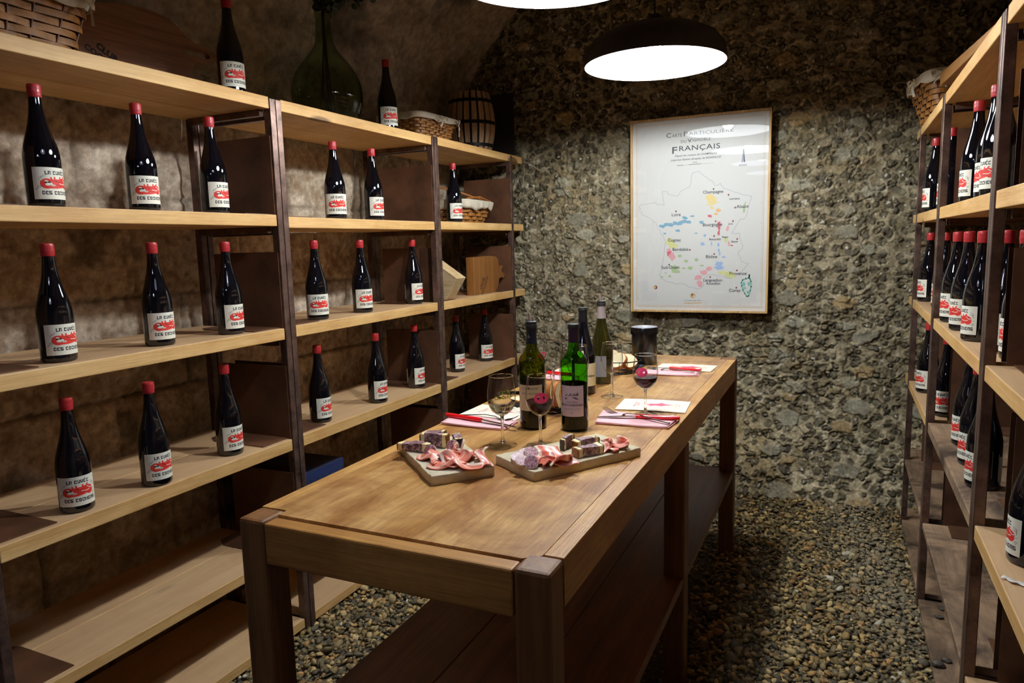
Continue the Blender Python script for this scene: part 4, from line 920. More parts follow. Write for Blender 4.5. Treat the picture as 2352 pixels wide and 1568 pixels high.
# ------------------------------------------------------------------ stone slabs with charcuterie
def slab(c, ang, L, W_, label):
    t = thing('stone_slab', label, 'serving board', (c[0], c[1], TT), ang, 'stone serving slabs'); n1, n2 = 60, 30
    m = MB(); rnd = random.Random(int(L*1e4)); h = .022
    def ed(a, k): return .0009*math.sin(a*13+k)+.0005*math.sin(a*31+k*2)+.0004*math.sin(a*57+k)
    ol = []
    cs = [(-L/2, -W_/2), (L/2, -W_/2), (L/2, W_/2), (-L/2, W_/2)]
    for k in range(4):
        (x0, y0), (x1, y1) = cs[k], cs[(k+1) % 4]; n = 26
        for i in range(n):
            a = i/n; x, y = x0+(x1-x0)*a, y0+(y1-y0)*a; e = ed(a, k*1.7) if 0 < i < n-1 else .002; nx, ny = (y1-y0), -(x1-x0); q = math.hypot(nx, ny); ol.append((x-nx/q*e, y-ny/q*e))
    n = len(ol); lv_ = [(0, .985), (.003, 1.0), (.0185, 1.0), (.0212, .990), (.022, .972)]
    vs = []
    for z, k in lv_: vs += [(x*(1-(1-k)*.6), y*k, z) for x, y in ol]
    fs = [(j*n+i, j*n+(i+1) % n, (j+1)*n+(i+1) % n, (j+1)*n+i) for j in range(len(lv_)-1) for i in range(n)]+[tuple(range(n-1, -1, -1)), tuple((len(lv_)-1)*n+i for i in range(n))]
    m.add(vs, fs); m.build('slab', plain('grey_sandstone', '#c8bc9f', .85, noise=.12, nscale=50, bump=.0012), t, ang=30)
    return t
cL = (-.851, 1.4185); cR = (-.5785, 1.5435)
slab(cL, math.atan2(-.199, .218), .295, .149, 'grey stone slab of charcuterie on the left, its long side running away from us')
slab(cR, math.atan2(.263, .169), .313, .165, 'grey stone slab of charcuterie on the right, near the table edge')
ZS = TT+.0222
def meatmat(name, a, b, c, scale, dist=0, rough=.4):
    m, nt, bb = newmat(name); L = nt.links.new; tc = N(nt, 'ShaderNodeTexCoord'); v = N(nt, 'ShaderNodeTexNoise', Scale=scale, Detail=4, Roughness=.6, Distortion=dist)
    L(tc.outputs['Object'], v.inputs['Vector']); r = N(nt, 'ShaderNodeValToRGB'); e = r.color_ramp.elements; e[0].position = .38; e[0].color = lin(a); e[1].position = .66; e[1].color = lin(c)
    q = r.color_ramp.elements.new(.5); q.color = lin(b); L(v.outputs['Fac'], r.inputs['Fac']); L(r.outputs['Color'], bb.inputs['Base Color']); bb.inputs['Roughness'].default_value = rough
    bb.inputs['Subsurface Weight'].default_value = .15; bb.inputs['Subsurface Scale'].default_value = .003
    return m
M['ham'] = None
def hammat():
    m, nt, b = newmat('cured_ham'); L = nt.links.new; at = N(nt, 'ShaderNodeAttribute', attribute_name='Col'); L(at.outputs['Color'], b.inputs['Base Color'])
    b.inputs['Roughness'].default_value = .32; b.inputs['Subsurface Weight'].default_value = .25; b.inputs['Subsurface Scale'].default_value = .004; b.inputs['Subsurface Radius'].default_value = (1, .35, .25); return m
M['ham'] = hammat()
M['salami'] = meatmat('salami_meat', '#6a3a48', '#a86e7c', '#e8cdd0', 260, .5); M['casing'] = plain('salami_casing', '#d8c6b8', .6, noise=.2, nscale=80)
M['terrine'] = meatmat('terrine_filling', '#3e2a30', '#7a5560', '#c4a8a4', 85, 1.2, .5); M['pastry'] = plain('cream_pastry', '#ecd9a0', .55, noise=.12, nscale=70); M['crust'] = plain('brown_crust', '#8a5320', .4, noise=.35, nscale=60); M['jelly'] = plain('dark_crust', '#35211a', .3)
def ham(x, y, rz, L, W_, seed, label, fold=.016, curl=2.2, lift=0, tilt=0, tone=0):
    r = random.Random(seed); nu, nv = 44, 16; V = []; cols = []
    ph = r.random()*6; ph2 = r.random()*6
    for i in range(nu):
        a = i/(nu-1)
        for j in range(nv):
            b = j/(nv-1)
            u = (a-.5)*L; v = (b-.5)*W_*(1-.25*abs(math.sin(a*3+ph)))+.006*math.sin(a*9+ph)
            z = fold*(.5+.5*math.sin(a*curl*PI*2+ph+b*1.9))**.8*math.sin(PI*(.06+.88*a))**.7*(.55+.45*math.sin(PI*(.15+.7*b)))+.003*math.sin(b*6+a*4+ph2)+.003
            u += .45*fold*math.cos(a*curl*PI*2+ph+b*1.9)+.006*math.sin(b*5+ph2)
            z = max(.0008, z+lift*b)
            V.append((u, v, z))
            fat = min(1, max(0, (b-.80)/.08))*1.0+.9*math.exp(-((b-.35-.18*math.sin(a*6+ph2))/.06)**2)+.5*math.exp(-((a-.6-.1*math.sin(b*7))/.05)**2)
            fat = min(1, fat); n = .5+.5*math.sin(a*31+b*17+seed); lean = np.array(lin('#d4705c')[:3])*(1-n*.35)+np.array(lin('#eba58c')[:3])*n*.35
            if tone: lean = lean*.6+np.array(lin('#b8403c')[:3])*.4
            cols.append(lean*(1-fat)+np.array(lin('#f5dfd0')[:3])*fat)
    c, s = math.cos(rz), math.sin(rz); V = [(c*a-s*b, s*a+c*b, z) for a, b, z in V]
    o = npmesh('ham_slice', V, gridfaces(nu, nv), M['ham'], np.array(cols)); o.location = (x, y, ZS); md = o.modifiers.new('solid', 'SOLIDIFY'); md.thickness = .0016; md.offset = 1
    tag(o, label, 'ham', 'slices of cured ham'); return o
def salami(x, y, label, r_=.0155, th=.005, tilt=(0, 0), z=0, rz=0):
    t = thing('salami_slice', label, 'salami', (x, y, ZS+z), 0, 'slices of salami'); t.rotation_euler = (tilt[0], tilt[1], rz)
    MB().lathe([(.0001, 0), (r_-.001, 0), (r_-.0006, th), (.0001, th+.0002)], 26, c=(0, 0, 0)).build('salami_meat', M['salami'], t)
    MB().lathe([(r_-.0012, -.0001), (r_, .0005), (r_, th-.0005), (r_-.0010, th+.0002)], 26).build('casing', M['casing'], t)
def terrine(x, y, rz, L, W_, Hh, label, crust_end=1, tilt=0, z=0):
    t = thing('terrine_slice', label, 'terrine', (x, y, ZS+z), rz, 'slices of terrine in pastry'); t.rotation_euler = (tilt, 0, rz)
    sd = int(abs(x)*1e5)
    def lump(x0, x1, y0, y1, z0, z1, a=.0016):
        # box of small facets with an uneven, cut-by-hand surface
        m = MB(); r = random.Random(sd+int(x0*1e4)); k = {}
        nx, ny, nz = max(2, int((x1-x0)/.004)), 6, 6
        def V(i, j, q):
            if (i, j, q) not in k:
                px, py, pz = x0+(x1-x0)*i/nx, y0+(y1-y0)*j/ny, z0+(z1-z0)*q/nz
                bow = .10*math.sin(px*60+sd)*(y1-y0); c = .0022
                ey = (c if (i in (0, nx)) else 0)+(c if q in (0, nz) else 0)
                sy = 1-(ey/(y1-y0))*1.2; py = py*sy+bow*.5
                pz = pz+((r.uniform(-a, a)*.45+.0016*math.sin(px*70+py*60+sd))*q/nz if q > 0 else 0)
                m.v.append((px+(r.uniform(-a, a)*.5 if 0 < i < nx else 0), py+r.uniform(-a, a)*.5, max(.0004, pz))); k[(i, j, q)] = len(m.v)-1
            return k[(i, j, q)]
        F = []
        for i in range(nx):
            for j in range(ny): F += [(V(i, j, 0), V(i, j+1, 0), V(i+1, j+1, 0), V(i+1, j, 0)), (V(i, j, nz), V(i+1, j, nz), V(i+1, j+1, nz), V(i, j+1, nz))]
            for q in range(nz): F += [(V(i, 0, q), V(i+1, 0, q), V(i+1, 0, q+1), V(i, 0, q+1)), (V(i, ny, q), V(i, ny, q+1), V(i+1, ny, q+1), V(i+1, ny, q))]
        for j in range(ny):
            for q in range(nz): F += [(V(0, j, q), V(0, j, q+1), V(0, j+1, q+1), V(0, j+1, q)), (V(nx, j, q), V(nx, j+1, q), V(nx, j+1, q+1), V(nx, j, q+1))]
        m.f = F; m.m = [0]*len(F); return m
    e = .15*L+.002
    lump(-L/2+e, L/2-e, -W_/2, W_/2, .001, Hh).build('filling', M['terrine'], t, ang=60)
    for s in (-1, 1):
        q = sorted((s*(L/2-e-.001), s*(L/2-.003))); pa = lump(q[0], q[1], -W_/2, W_/2, .0006, Hh*(1.0 if s > 0 else .93)).build('pastry', M['pastry'], t, ang=60)
        q = sorted((s*(L/2-.0035), s*L/2)); lump(q[0], q[1], -W_/2, W_/2, .0004, Hh*(.98 if s > 0 else .9)).build('crust', M['crust'] if s*crust_end > 0 else M['jelly'], pa, ang=60)
# left slab
terrine(-.934, 1.421, 0.00, .088, .026, .020, 'low terrine slice at the back left corner of the left slab', -1)
terrine(-.906, 1.470, .15, .074, .024, .034, 'tallest terrine slice on the left slab, brown crust facing right')
terrine(-.925, 1.503, .12, .060, .016, .030, 'terrine slice rearmost on the left slab', -1)
terrine(-.857, 1.500, -.9, .056, .022, .024, 'terrine slice at the right of the left slab, yellow pastry towards us', -1)
salami(-.874, 1.398, 'single salami slice standing left of the ham on the left slab', tilt=(1.15, .1), z=.010, th=.006, rz=.2)
salami(-.842, 1.448, 'salami slice behind the ham on the left slab, left of two', tilt=(1.2, .3), z=.012, rz=.3)
salami(-.821, 1.462, 'salami slice behind the ham on the left slab, right of two', tilt=(1.2, -.5), z=.012, rz=-.9)
ham(-.845, 1.364, -.55, .090, .046, 11, 'ham slice spreading to the left edge of the left slab', .010, 1.6)
ham(-.772, 1.338, .12, .105, .050, 12, 'ham slice draped along the front edge of the left slab', .014, 1.4)
ham(-.828, 1.404, .3, .070, .055, 13, 'curled ham slice highest in the pile on the left slab', .034, 1.2)
ham(-.790, 1.390, 1.1, .080, .066, 14, 'ham slice in the middle of the pile on the left slab', .022, 1.5)
ham(-.735, 1.392, -.95, .100, .036, 15, 'smooth coral ham slice at the right end of the left slab', .030, .55, tone=1)
ham(-.800, 1.365, 2.2, .080, .060, 16, 'ham slice crumpled at the front centre of the pile on the left slab', .024, 1.1)
# right slab
for i, (x, y, tl, z, rz, lb) in enumerate(((-.661, 1.428, (.35, .25), .004, 0, 'leftmost in the pile'), (-.640, 1.405, (.55, .2), .006, .3, 'nearest in front of the pile'), (-.612, 1.398, (.9, -.35), .010, .5, 'leaning at the right front of the pile'),
        (-.655, 1.458, (.5, -.3), .006, 1, 'at the back left of the pile'), (-.630, 1.470, (.3, .3), .010, 2, 'at the very back of the pile'), (-.634, 1.440, (.55, .3), .016, .4, 'on top of the pile'))):
    salami(x, y, 'salami slice '+lb+' on the right slab', .0160, .0085, tl, z, rz)
ham(-.583, 1.462, 2.3, .095, .066, 21, 'ham slice standing tallest on the right slab', .040, .9)
ham(-.572, 1.432, .55, .085, .056, 22, 'ham slice drooping over the front of the right slab', .018, 1.2)
ham(-.600, 1.445, 1.9, .080, .056, 23, 'ham slice between the salami and the tall ham', .020, 1.4, tone=1)
ham(-.482, 1.610, .6, .070, .056, 24, 'ham slice curled at the far right end of the right slab', .026, 1.8)
ham(-.495, 1.590, 2.0, .060, .035, 25, 'small ham slice under the curl at the far right end', .014, 1.3)
terrine(-.590, 1.565, 1.35, .050, .014, .030, 'terrine slice standing upright behind the tall ham', 1)
terrine(-.552, 1.590, 1.05, .072, .024, .022, 'terrine slice behind in the middle of the right slab', -1)
terrine(-.525, 1.530, .95, .074, .028, .022, 'terrine slice nearest in the middle of the right slab', -1)
#PART3
# ------------------------------------------------------------------ wicker baskets with cloth liners
M['wicker'] = plain('honey_wicker', '#a06a30', .5, noise=.45, nscale=35, spec=.4); M['stake'] = plain('dark_wicker_stake', '#6b4220', .55, noise=.3, nscale=40)
M['cloth'] = plain('natural_cotton_cloth', '#d9cfba', .85, noise=.08, nscale=60, bump=.0006); M['handle'] = plain('turned_cane', '#a5652c', .45, noise=.3, nscale=30)
def peri(a, b, n=None, p=8.0):
    def f(t, off=0.0):
        c, s = math.cos(t), math.sin(t); r = (abs(c)**p+abs(s)**p)**(-1/p)
        x, y = a*r*c, b*r*s; L = math.hypot(x, y); return x*(1+off/L), y*(1+off/L)
    return f
def basket(loc, rz, a, b, h, taper, label, rows=8, nst=28, liner=.04, bows=(), handles=(), tilt=0, cloth_in=True, rowh=.62):
    t = thing('wicker_basket', label, 'basket', loc, rz); t.rotation_euler = (tilt, 0, rz)
    wv, st = MB(), MB(); k = lambda z: 1+(taper-1)*z/h
    ts = [2*PI*(i+.5)/nst for i in range(nst)]
    for tt in ts:
        pts = [peri(a*k(z), b*k(z))(tt)+(z,) for z in (0, h*.5, h)]; st.tube(pts, .0028, 6)
    rh = h/rows
    for r in range(rows):
        z = rh*(r+.5); n = nst*4; pts = []
        for i in range(n+1):
            tt = 2*PI*i/n; off = .0042*math.sin(nst*tt/2+PI*r+PI/2*0)
            x, y = peri(a*k(z), b*k(z))(tt, off); pts.append((x, y, z+.0010*math.sin(tt*5+r)))
        # flat ribbon
        wdt = rh*rowh*.72; th = .0016; vs = []
        for x, y, zz in pts[:-1]:
            L = math.hypot(x, y); nx, ny = x/L*th, y/L*th
            vs += [(x-nx, y-ny, zz-wdt), (x+nx, y+ny, zz-wdt), (x+nx*1.6, y+ny*1.6, zz), (x+nx, y+ny, zz+wdt), (x-nx, y-ny, zz+wdt)]
        m_ = n; wv.add(vs, [(i*5+q, ((i+1) % m_)*5+q, ((i+1) % m_)*5+(q+1) % 5, i*5+(q+1) % 5) for i in range(m_) for q in range(5)])
    for z, rr in ((.003, .0045), (.010, .003), (h, .0055)):
        f = peri(a*k(z), b*k(z)); wv.tube([f(2*PI*i/90, .001)+(z,) for i in range(91)], rr, 8, cap=False)
    f = peri(a, b); wv.prism([f(2*PI*i/48) for i in range(48)], .004)
    wv.build('woven_sides', M['wicker'], t); st.build('stakes', M['stake'], t)
    if liner:
        rnd = random.Random(int(abs(loc[1])*1000)); ph = [rnd.random()*6 for _ in range(4)]; n = 160; rows_ = []
        prof = [(-.030, -.055), (-.016, -.020), (-.006, .004), (.003, .0085), (.0105, .004), (.014, -.012), (.0165, -.5), (.018, -1.0)]
        for i in range(n+1):
            tt = 2*PI*i/n; hang = liner*(.72+.22*math.sin(tt*5+ph[0])+.12*math.sin(tt*13+ph[1])); row = []
            for o_, z in prof:
                zz = h+(z if z > -.1 else -.012+z*hang); kk = k(min(h, zz)); wav = .0035*math.sin(tt*19+ph[2])*(1 if z <= -.1 else .3)
                x, y = peri(a*kk, b*kk)(tt, o_+wav); row.append((x, y, zz))
            rows_.append(row)
        m = MB().grid(rows_)
        if cloth_in:
            n2 = 40; ring = [[(peri(a*k(h), b*k(h))(2*PI*i/n2, -.030)[0]*q, peri(a*k(h), b*k(h))(2*PI*i/n2, -.030)[1]*q, h-.055-.02*(1-q)+.008*math.sin(q*9+i*.9)) for q in (1, .7, .4, .05)] for i in range(n2+1)]; m.grid(ring)
        m.build('cloth_liner', M['cloth'], t, solid=.0014)
    for tt, sd in bows:
        x, y = peri(a*k(h), b*k(h))(tt, .020); tx, ty = -math.sin(tt), math.cos(tt); c = Vector((x, y, h-.012)); T = Vector((tx, ty, 0)); U = Vector((0, 0, 1)); O = Vector((x, y, 0)).normalized()
        m = MB()
        for s in (-1, 1):
            m.tube([c, c+T*s*.018+U*.012+O*.006, c+T*s*.034+U*.006+O*.008, c+T*s*.030-U*.010+O*.006, c+T*s*.012-U*.006+O*.004, c], [.003, .005, .006, .0055, .004, .003], 8, flat=.35)
            m.tube([c, c+T*s*.008-U*.022+O*.008, c+T*s*(.018+.006*sd)-U*(.050+.012*s)+O*.006], [.0025, .0042, .0050], 8, flat=.25)
        m.sphere(c+O*.004, .006, 10, 8); m.build('tied_bow', M['cloth'], t)
    for hx, hz in handles:
        m = MB(); L = a*k(h)*.9; m.tube([(hx, -b*k(h)*.92, h+.004), (hx, -b*.80, h+hz*.5), (hx, -b*.45, h+hz*.92), (hx, 0, h+hz), (hx, b*.45, h+hz*.92), (hx, b*.80, h+hz*.5), (hx, b*k(h)*.92, h+.004)], .0055, 10)
        m.build('handle', M['handle'], t)
    return t
basket((-1.925, 1.065, 1.8955), 0, .125, .205, .150, 1.22, 'large wicker basket with cloth liner at the left end of the top board', rows=8, nst=26, liner=.030, bows=((-.12, 1), (.66, 1)))
basket((-1.925, 3.095, 1.8995), -.05, .100, .138, .108, 1.28, 'wicker basket with two cloth bows on the top board beside the small barrel', rows=9, nst=38, liner=.016, bows=((-.05, 1), (.62, 1)))
basket((-1.955, 3.505, 1.5053), .10, .105, .150, .115, 1.42, 'wicker basket with draped white cloth behind the lone bottle, far bay second board', rows=6, nst=24, liner=.036, handles=())
t = [o for o in C.objects if o.get('label', '').startswith('wicker basket with draped')][0]
for pts in ([(.135, -.17, .128), (.14, 0, .142), (.135, .17, .126)], [(-.10, -.21, .165), (-.10, -.05, .205), (-.07, .10, .200), (.02, .19, .160), (.10, .20, .135)]):
    MB().tube(pts, .006, 10).build('handle', M['handle'], t)
basket((.430, 3.59, 1.8605), .12, .120, .150, .165, 1.42, 'wicker basket with cloth bows overhanging the far end of the right-hand top board', rows=8, nst=26, liner=.030, bows=((3.35, 1), (4.1, 1)))
# tilted plank resting on that basket's foot
m = MB(); th = .048; a0, a1 = (2.12, 1.8615), (3.255, 1.945)
m.prism([(a0[0], a0[1]), (a1[0], a1[1]), (a1[0]+.01, a1[1]+th), (a0[0], a0[1]+.022)], .15, Matrix(((0, 0, 1, .318), (1, 0, 0, 0), (0, 1, 0, 0), (0, 0, 0, 1))))
o = m.build('wooden_plank', wood('plank_pine', '#8c5c28', '#b58040', 'Y', .5, knots=False), smooth=False, bevel=.003, origin=(.39, 2.7, 1.86)); tag(o, 'thick tilted wooden plank on the right-hand top board, its end against the basket', 'plank')

# ------------------------------------------------------------------ demijohn and its branches
t = thing('demijohn', 'big round green glass demijohn on the top board of the middle left bay', 'demijohn', (-1.955, 2.445, 1.8955))
gd = thin_glass('demijohn_glass', (.62, .72, .50), 1.45, 1.0, edge=(.14, .24, .13))
dj = [(.0001, .012), (.06, .006), (.088, .0), (.112, .012), (.130, .040), (.142, .080), (.1455, .125), (.141, .165), (.127, .200), (.106, .232), (.082, .262), (.060, .288), (.046, .308), (.038, .328), (.034, .352), (.031, .40), (.029, .425), (.0335, .428), (.0345, .438), (.0330, .448), (.0275, .452)]
MB().lathe(dj, 56).build('glass_body', gd, t)
DJ = Vector((-1.955, 2.445, 1.8955))
t = thing('eucalyptus_branches', 'dried eucalyptus branches with round dark leaves standing in the demijohn', 'branches', tuple(DJ+Vector((0, 0, .02))))
org = DJ+Vector((0, 0, .02)); leafm = plain('dull_dark_leaf', '#3c4236', .7, noise=.3, nscale=40); tw = plain('brown_twig', '#3d2c1e', .8)
r = random.Random(8); lf = MB(); sm = MB()
br = [[(.04, -.02, .02), (.008, .0, .30), (.0, .002, .45), (.01, .06, .56), (.05, .20, .64), (.06, .38, .66)], [(-.03, .05, .02), (-.006, .006, .32), (-.004, .004, .45), (-.01, -.03, .55), (0, -.12, .66)],
      [(.0, .03, .10), (.004, -.004, .34), (.006, .0, .45), (.03, .05, .50), (.05, .17, .56), (.07, .30, .60), (.07, .46, .66)], [(.01, -.05, .06), (-.004, .0, .33), (.0, -.004, .45), (.03, -.01, .60), (.04, .0, .75)]]
def leaf(p, rad, d):
    n = Vector((r.uniform(-1, 1), r.uniform(-1, 1), r.uniform(-.2, .8))).normalized(); x = n.orthogonal().normalized(); y = n.cross(x); k = 12
    lf.add([p+x*rad*math.cos(2*PI*i/k)*.9+y*rad*math.sin(2*PI*i/k)+n*.0018*math.cos(4*PI*i/k) for i in range(k)], [tuple(range(k))])
for b in br:
    pts = [DJ+Vector(p) for p in b]; sm.tube(pts, [.0035, .003, .0028, .0024, .002, .0016, .0012][:len(pts)], 6)
    for (p, q) in zip(pts[2:], pts[3:]):
        for i in range(14):
            a = r.random(); c = p+(q-p)*a
            if c.z < DJ.z+.47: continue
            c2 = c+Vector((r.uniform(-.04, .04), r.uniform(-.035, .035), r.uniform(-.035, .03)))
            if c2.z < DJ.z+.455: c2.z = DJ.z+.46
            sm.tube([c, c2], .0009, 4); leaf(c2, r.uniform(.014, .021), 0)
lf.build('leaves', leafm, t, smooth=False, solid=.0008, origin=tuple(org)); sm.build('stems', tw, t, origin=tuple(org))

# ------------------------------------------------------------------ small stave barrel
t = thing('small_barrel', 'small barrel of pale staves with dark gaps and iron hoops, far left top board', 'barrel', (-1.945, 3.690, 1.8995))
ns, hh = 20, .335; R = lambda z: .108+.030*math.sin(PI*z/hh); m = MB()
for i in range(ns):
    a = 2*PI*i/ns; w_ = 2*PI/ns*.34
    rows_ = [[(R(z)*math.cos(a+s*w_), R(z)*math.sin(a+s*w_), z+.001) for s in (-1, 0, 1)] for z in np.linspace(0, hh, 9)]
    rin = [[((R(z)-.010)*math.cos(a+s*w_), (R(z)-.010)*math.sin(a+s*w_), z+.001) for s in (1, 0, -1)] for z in np.linspace(0, hh, 9)]
    full = [q+p for q, p in zip(rows_, rin)]; full = [q+[q[0]] for q in full]; m.grid(full)
m.build('staves', wood('barrel_oak', '#9a7a58', '#c9a680', 'Z', .6, knots=False), t)
MB().lathe([(R(z)-.0095, z) for z in np.linspace(.012, hh-.012, 9)], 40).build('inner_skin', plain('barrel_dark_inside', '#17110d', .8), t)
MB().lathe([(.0001, hh-.014), (R(hh)-.009, hh-.014)], 40).build('head', wood('barrel_head', '#7a5c40', '#a98862', 'Y', .6, knots=False), t)
for z in (.045, .165, .285): MB().lathe([(R(z-.009)+.0005, z-.009), (R(z)+.0030, z-.009), (R(z)+.0030, z+.009), (R(z+.009)+.0005, z+.009)], 48).build('hoop', plain('black_iron_hoop', '#15130f', .5, .6), t)

# ------------------------------------------------------------------ big pig-shaped board, crate, brown board, blue box
t = thing('cutting_board', 'very large reddish cutting board with slotted handle leaning on the wall, top board', 'cutting board', (-2.06, 1.70, 1.8955))
bw_ = wood('board_red_pine', '#8a5840', '#bd8a6c', 'Y', .5, knots=False, grain=34, bump=.0012)
ol = [(1.36, 1.8965), (1.33, 1.96), (1.36, 2.05), (1.425, 2.105), (1.532, 2.145), (1.624, 2.167), (1.687, 2.175), (1.737, 2.176), (1.796, 2.168), (1.831, 2.150), (1.867, 2.119), (1.890, 2.110), (1.919, 2.107), (1.955, 2.105), (1.974, 2.098), (1.981, 2.085), (1.978, 2.068), (1.965, 2.056), (1.926, 2.045), (1.900, 2.046), (1.882, 2.040), (1.872, 2.025), (1.862, 2.003), (1.845, 1.970), (1.80, 1.925), (1.74, 1.8965)]
sl = [(1.835, 2.0745), (1.842, 2.084), (1.938, 2.087), (1.950, 2.083), (1.954, 2.0765), (1.950, 2.070), (1.940, 2.066), (1.845, 2.063), (1.837, 2.066)]
from mathutils.geometry import tessellate_polygon
pv = [Vector((y, z, 0)) for y, z in ol]; ps = [Vector((y, z, 0)) for y, z in sl[::-1]]
tri = tessellate_polygon([pv, ps]); al = ol+sl[::-1]; n = len(al); m = MB(); X = lambda z: -2.055-(z-1.8965)*.10
V = [(X(z), y, z) for y, z in al]+[(X(z)-.022, y, z) for y, z in al]
F = [tuple(q) for q in tri]+[tuple(n+i for i in q[::-1]) for q in tri]; k = len(ol)
F += [(i, (i+1) % k, n+(i+1) % k, n+i) for i in range(k)]; k2 = len(sl); F += [(k+i, k+(i+1) % k2, n+k+(i+1) % k2, n+k+i) for i in range(k2)]
m.add(V, F); m.build('board', bw_, t, smooth=False, origin=(-2.06, 1.70, 1.8955))
ik = Ink(lambda u, v, l: (X(v)+.0005+l, u, v)); ik.text('CLUB', 1.540, 1.992, .028, bold=.04, rot=-.5); ik.text('COCHON', 1.522, 1.970, .026, bold=.04, rot=-.5); ik.text('DEPUIS', 1.49, 1.957, .014, bold=.02, rot=-.62)
ik.disc(1.582, 1.965, .011, 0, 16); ik.disc(1.565, 1.950, .009, 0, 14)
ik.m.build('burnt_stamp', plain('dark_stamp_ink', '#1f2326', .6), t, smooth=False, origin=(-2.06, 1.70, 1.8955))
# crate
t = thing('wine_crate', 'pale pine wine crate tilted steeply on the third board of the far left bay', 'crate', (-1.80, 3.11, 1.1175))
pine = wood('pale_crate_pine', '#c8a878', '#e6cda0', 'X', .55, knots=False, grain=26)
ux = Vector((-.835, 0, .550)); uz = Vector((.550, 0, .835)); uy = Vector((0, 1, 0)); P0 = Vector((-1.7935, 3.065, 1.1178))
def cb(a0, a1, b0, b1, c0, c1, name):
    m = MB(); vs = [P0+ux*a+uy*b+uz*c for c in (c0, c1) for a, b in ((a0, b0), (a1, b0), (a1, b1), (a0, b1))]
    m.add(vs, [(0,3,2,1),(4,5,6,7),(0,1,5,4),(1,2,6,5),(2,3,7,6),(3,0,4,7)]); m.build(name, pine, t, smooth=False, bevel=.001, origin=(-1.80, 3.11, 1.1175))
LL, WW, HH, tk = .250, .092, .124, .009
cb(0, LL, 0, tk, 0, HH, 'side_panel'); cb(0, LL, WW-tk, WW, 0, HH, 'side_panel'); cb(0, tk, tk, WW-tk, 0, HH, 'end_panel'); cb(LL-tk, LL, tk, WW-tk, 0, HH, 'end_panel'); cb(tk, LL-tk, tk, WW-tk, 0, tk, 'base_panel'); cb(.0, LL, -.001, WW+.001, HH, HH+.006, 'lid')
# support under the raised back end: short block
o = MB().box(-2.02, -1.93, 3.07, 3.15, 1.1175, 1.232).build('wooden_block', wood('dark_block', '#4e3420', '#6e4a2c', 'Y', .6, knots=False), smooth=False, bevel=.002, origin=(-1.97, 3.11, 1.1175)); tag(o, 'dark wooden block propping up the back of the tilted pine crate', 'block')
t = thing('cutting_board', 'thick brown cutting board with a side handle standing on the far bay third board', 'cutting board', (-1.82, 3.54, 1.1175))
ol = [(3.388, 1.1178), (3.655, 1.1178), (3.690, 1.150), (3.705, 1.192), (3.735, 1.198), (3.765, 1.192), (3.776, 1.205), (3.770, 1.222), (3.742, 1.228), (3.742, 1.246), (3.765, 1.254), (3.762, 1.266), (3.735, 1.268), (3.708, 1.262), (3.700, 1.300), (3.670, 1.320), (3.600, 1.326), (3.388, 1.322)]
m = MB().prism([(y, z) for y, z in ol], .045, Matrix(((0, 0, 1, -1.845), (1, 0, 0, 0), (0, 1, 0, 0), (0, 0, 0, 1))))
m.build('board', wood('board_brown', '#6e4420', '#9a662f', 'Z', .45, knots=False, grain=20), t, smooth=False, bevel=.002, origin=(-1.82, 3.54, 1.1175))
ik = Ink(lambda u, v, l: (-1.7998+l, u, v)); ik.text('CLUB', 3.495, 1.170, .032, bold=.05, rot=.9); ik.text('COCHON', 3.525, 1.160, .026, bold=.05, rot=.9); ik.m.build('burnt_stamp', plain('brown_stamp_ink', '#4a2c14', .6), t, smooth=False, origin=(-1.82, 3.54, 1.1175))
t = thing('cardboard_box', 'dark blue cardboard box with torn white edge on the fifth board, half hidden', 'box', (-1.95, 2.13, .3325))
MB().box(-2.13, -1.850, 1.965, 2.277, .3325, .530).build('box_body', plain('navy_cardboard', '#18223c', .6), t, smooth=False, bevel=.002, origin=(-1.95, 2.13, .3325))
m = MB(); m.box(-1.8498, -1.8490, 1.966, 2.276, .503, .529, 0); r = random.Random(3); tn = [(1.966, .503)]
for i in range(16): tn.append((1.966+.31*(i+.5)/16, .503-(.006 if i % 2 else .030)*r.uniform(.5, 1)))
tn.append((2.276, .503)); m.add([(-1.8492, y, z) for y, z in tn], [tuple(range(len(tn)))], 0)
tn2 = [(1.966, .350)]+[(1.966+.31*(i+.5)/18, .480-(.004 if i % 2 else .034)*r.uniform(.5, 1)) for i in range(18)]+[(2.276, .350)]; m.add([(-1.8495, y, z) for y, z in tn2], [tuple(range(len(tn2)))], 1)
m.build('printed_front', [plain('blue_print', '#1b2a54', .5), plain('torn_white_print', '#b9bcc2', .7)], t, smooth=False, origin=(-1.95, 2.13, .3325))

# ------------------------------------------------------------------ bread in wire baskets
wire = plain('black_wire', '#0a0a0b', .4, .5)
crumb = plain('bread_crumb', '#eedcb4', .8, noise=.12, nscale=120, bump=.002); crustm = plain('bread_crust', '#b06a2c', .6, noise=.3, nscale=60)
def wire_basket(x, y, rz, a, b, h, label, band=.02):
    t = thing('wire_basket', label, 'basket', (x, y, TT), rz)
    m = MB(); f = lambda k, z, n=64: [(a*k*math.cos(2*PI*i/n), b*k*math.sin(2*PI*i/n), z) for i in range(n+1)]
    m.tube(f(.72, .0025), .0022, 6, cap=False); m.tube(f(.4, .0025), .0018, 6, cap=False); m.tube(f(1.0, h), .0022, 6, cap=False)
    for i in range(18):
        q = 2*PI*i/18; c, s = math.cos(q), math.sin(q); m.tube([(a*.4*c, b*.4*s, .0025), (a*.72*c, b*.72*s, .0025), (a*.92*c, b*.92*s, h*.5), (a*c, b*s, h)], .0013, 6)
    m.build('wire_cage', wire, t)
    if band: MB().lathe([(1.0, h-band), (1.0, h), (.985, h), (.985, h-band), (1.0, h-band)], 64).build('rim_band', wire, t).scale = (a+.001, b+.001, 1)
    return t
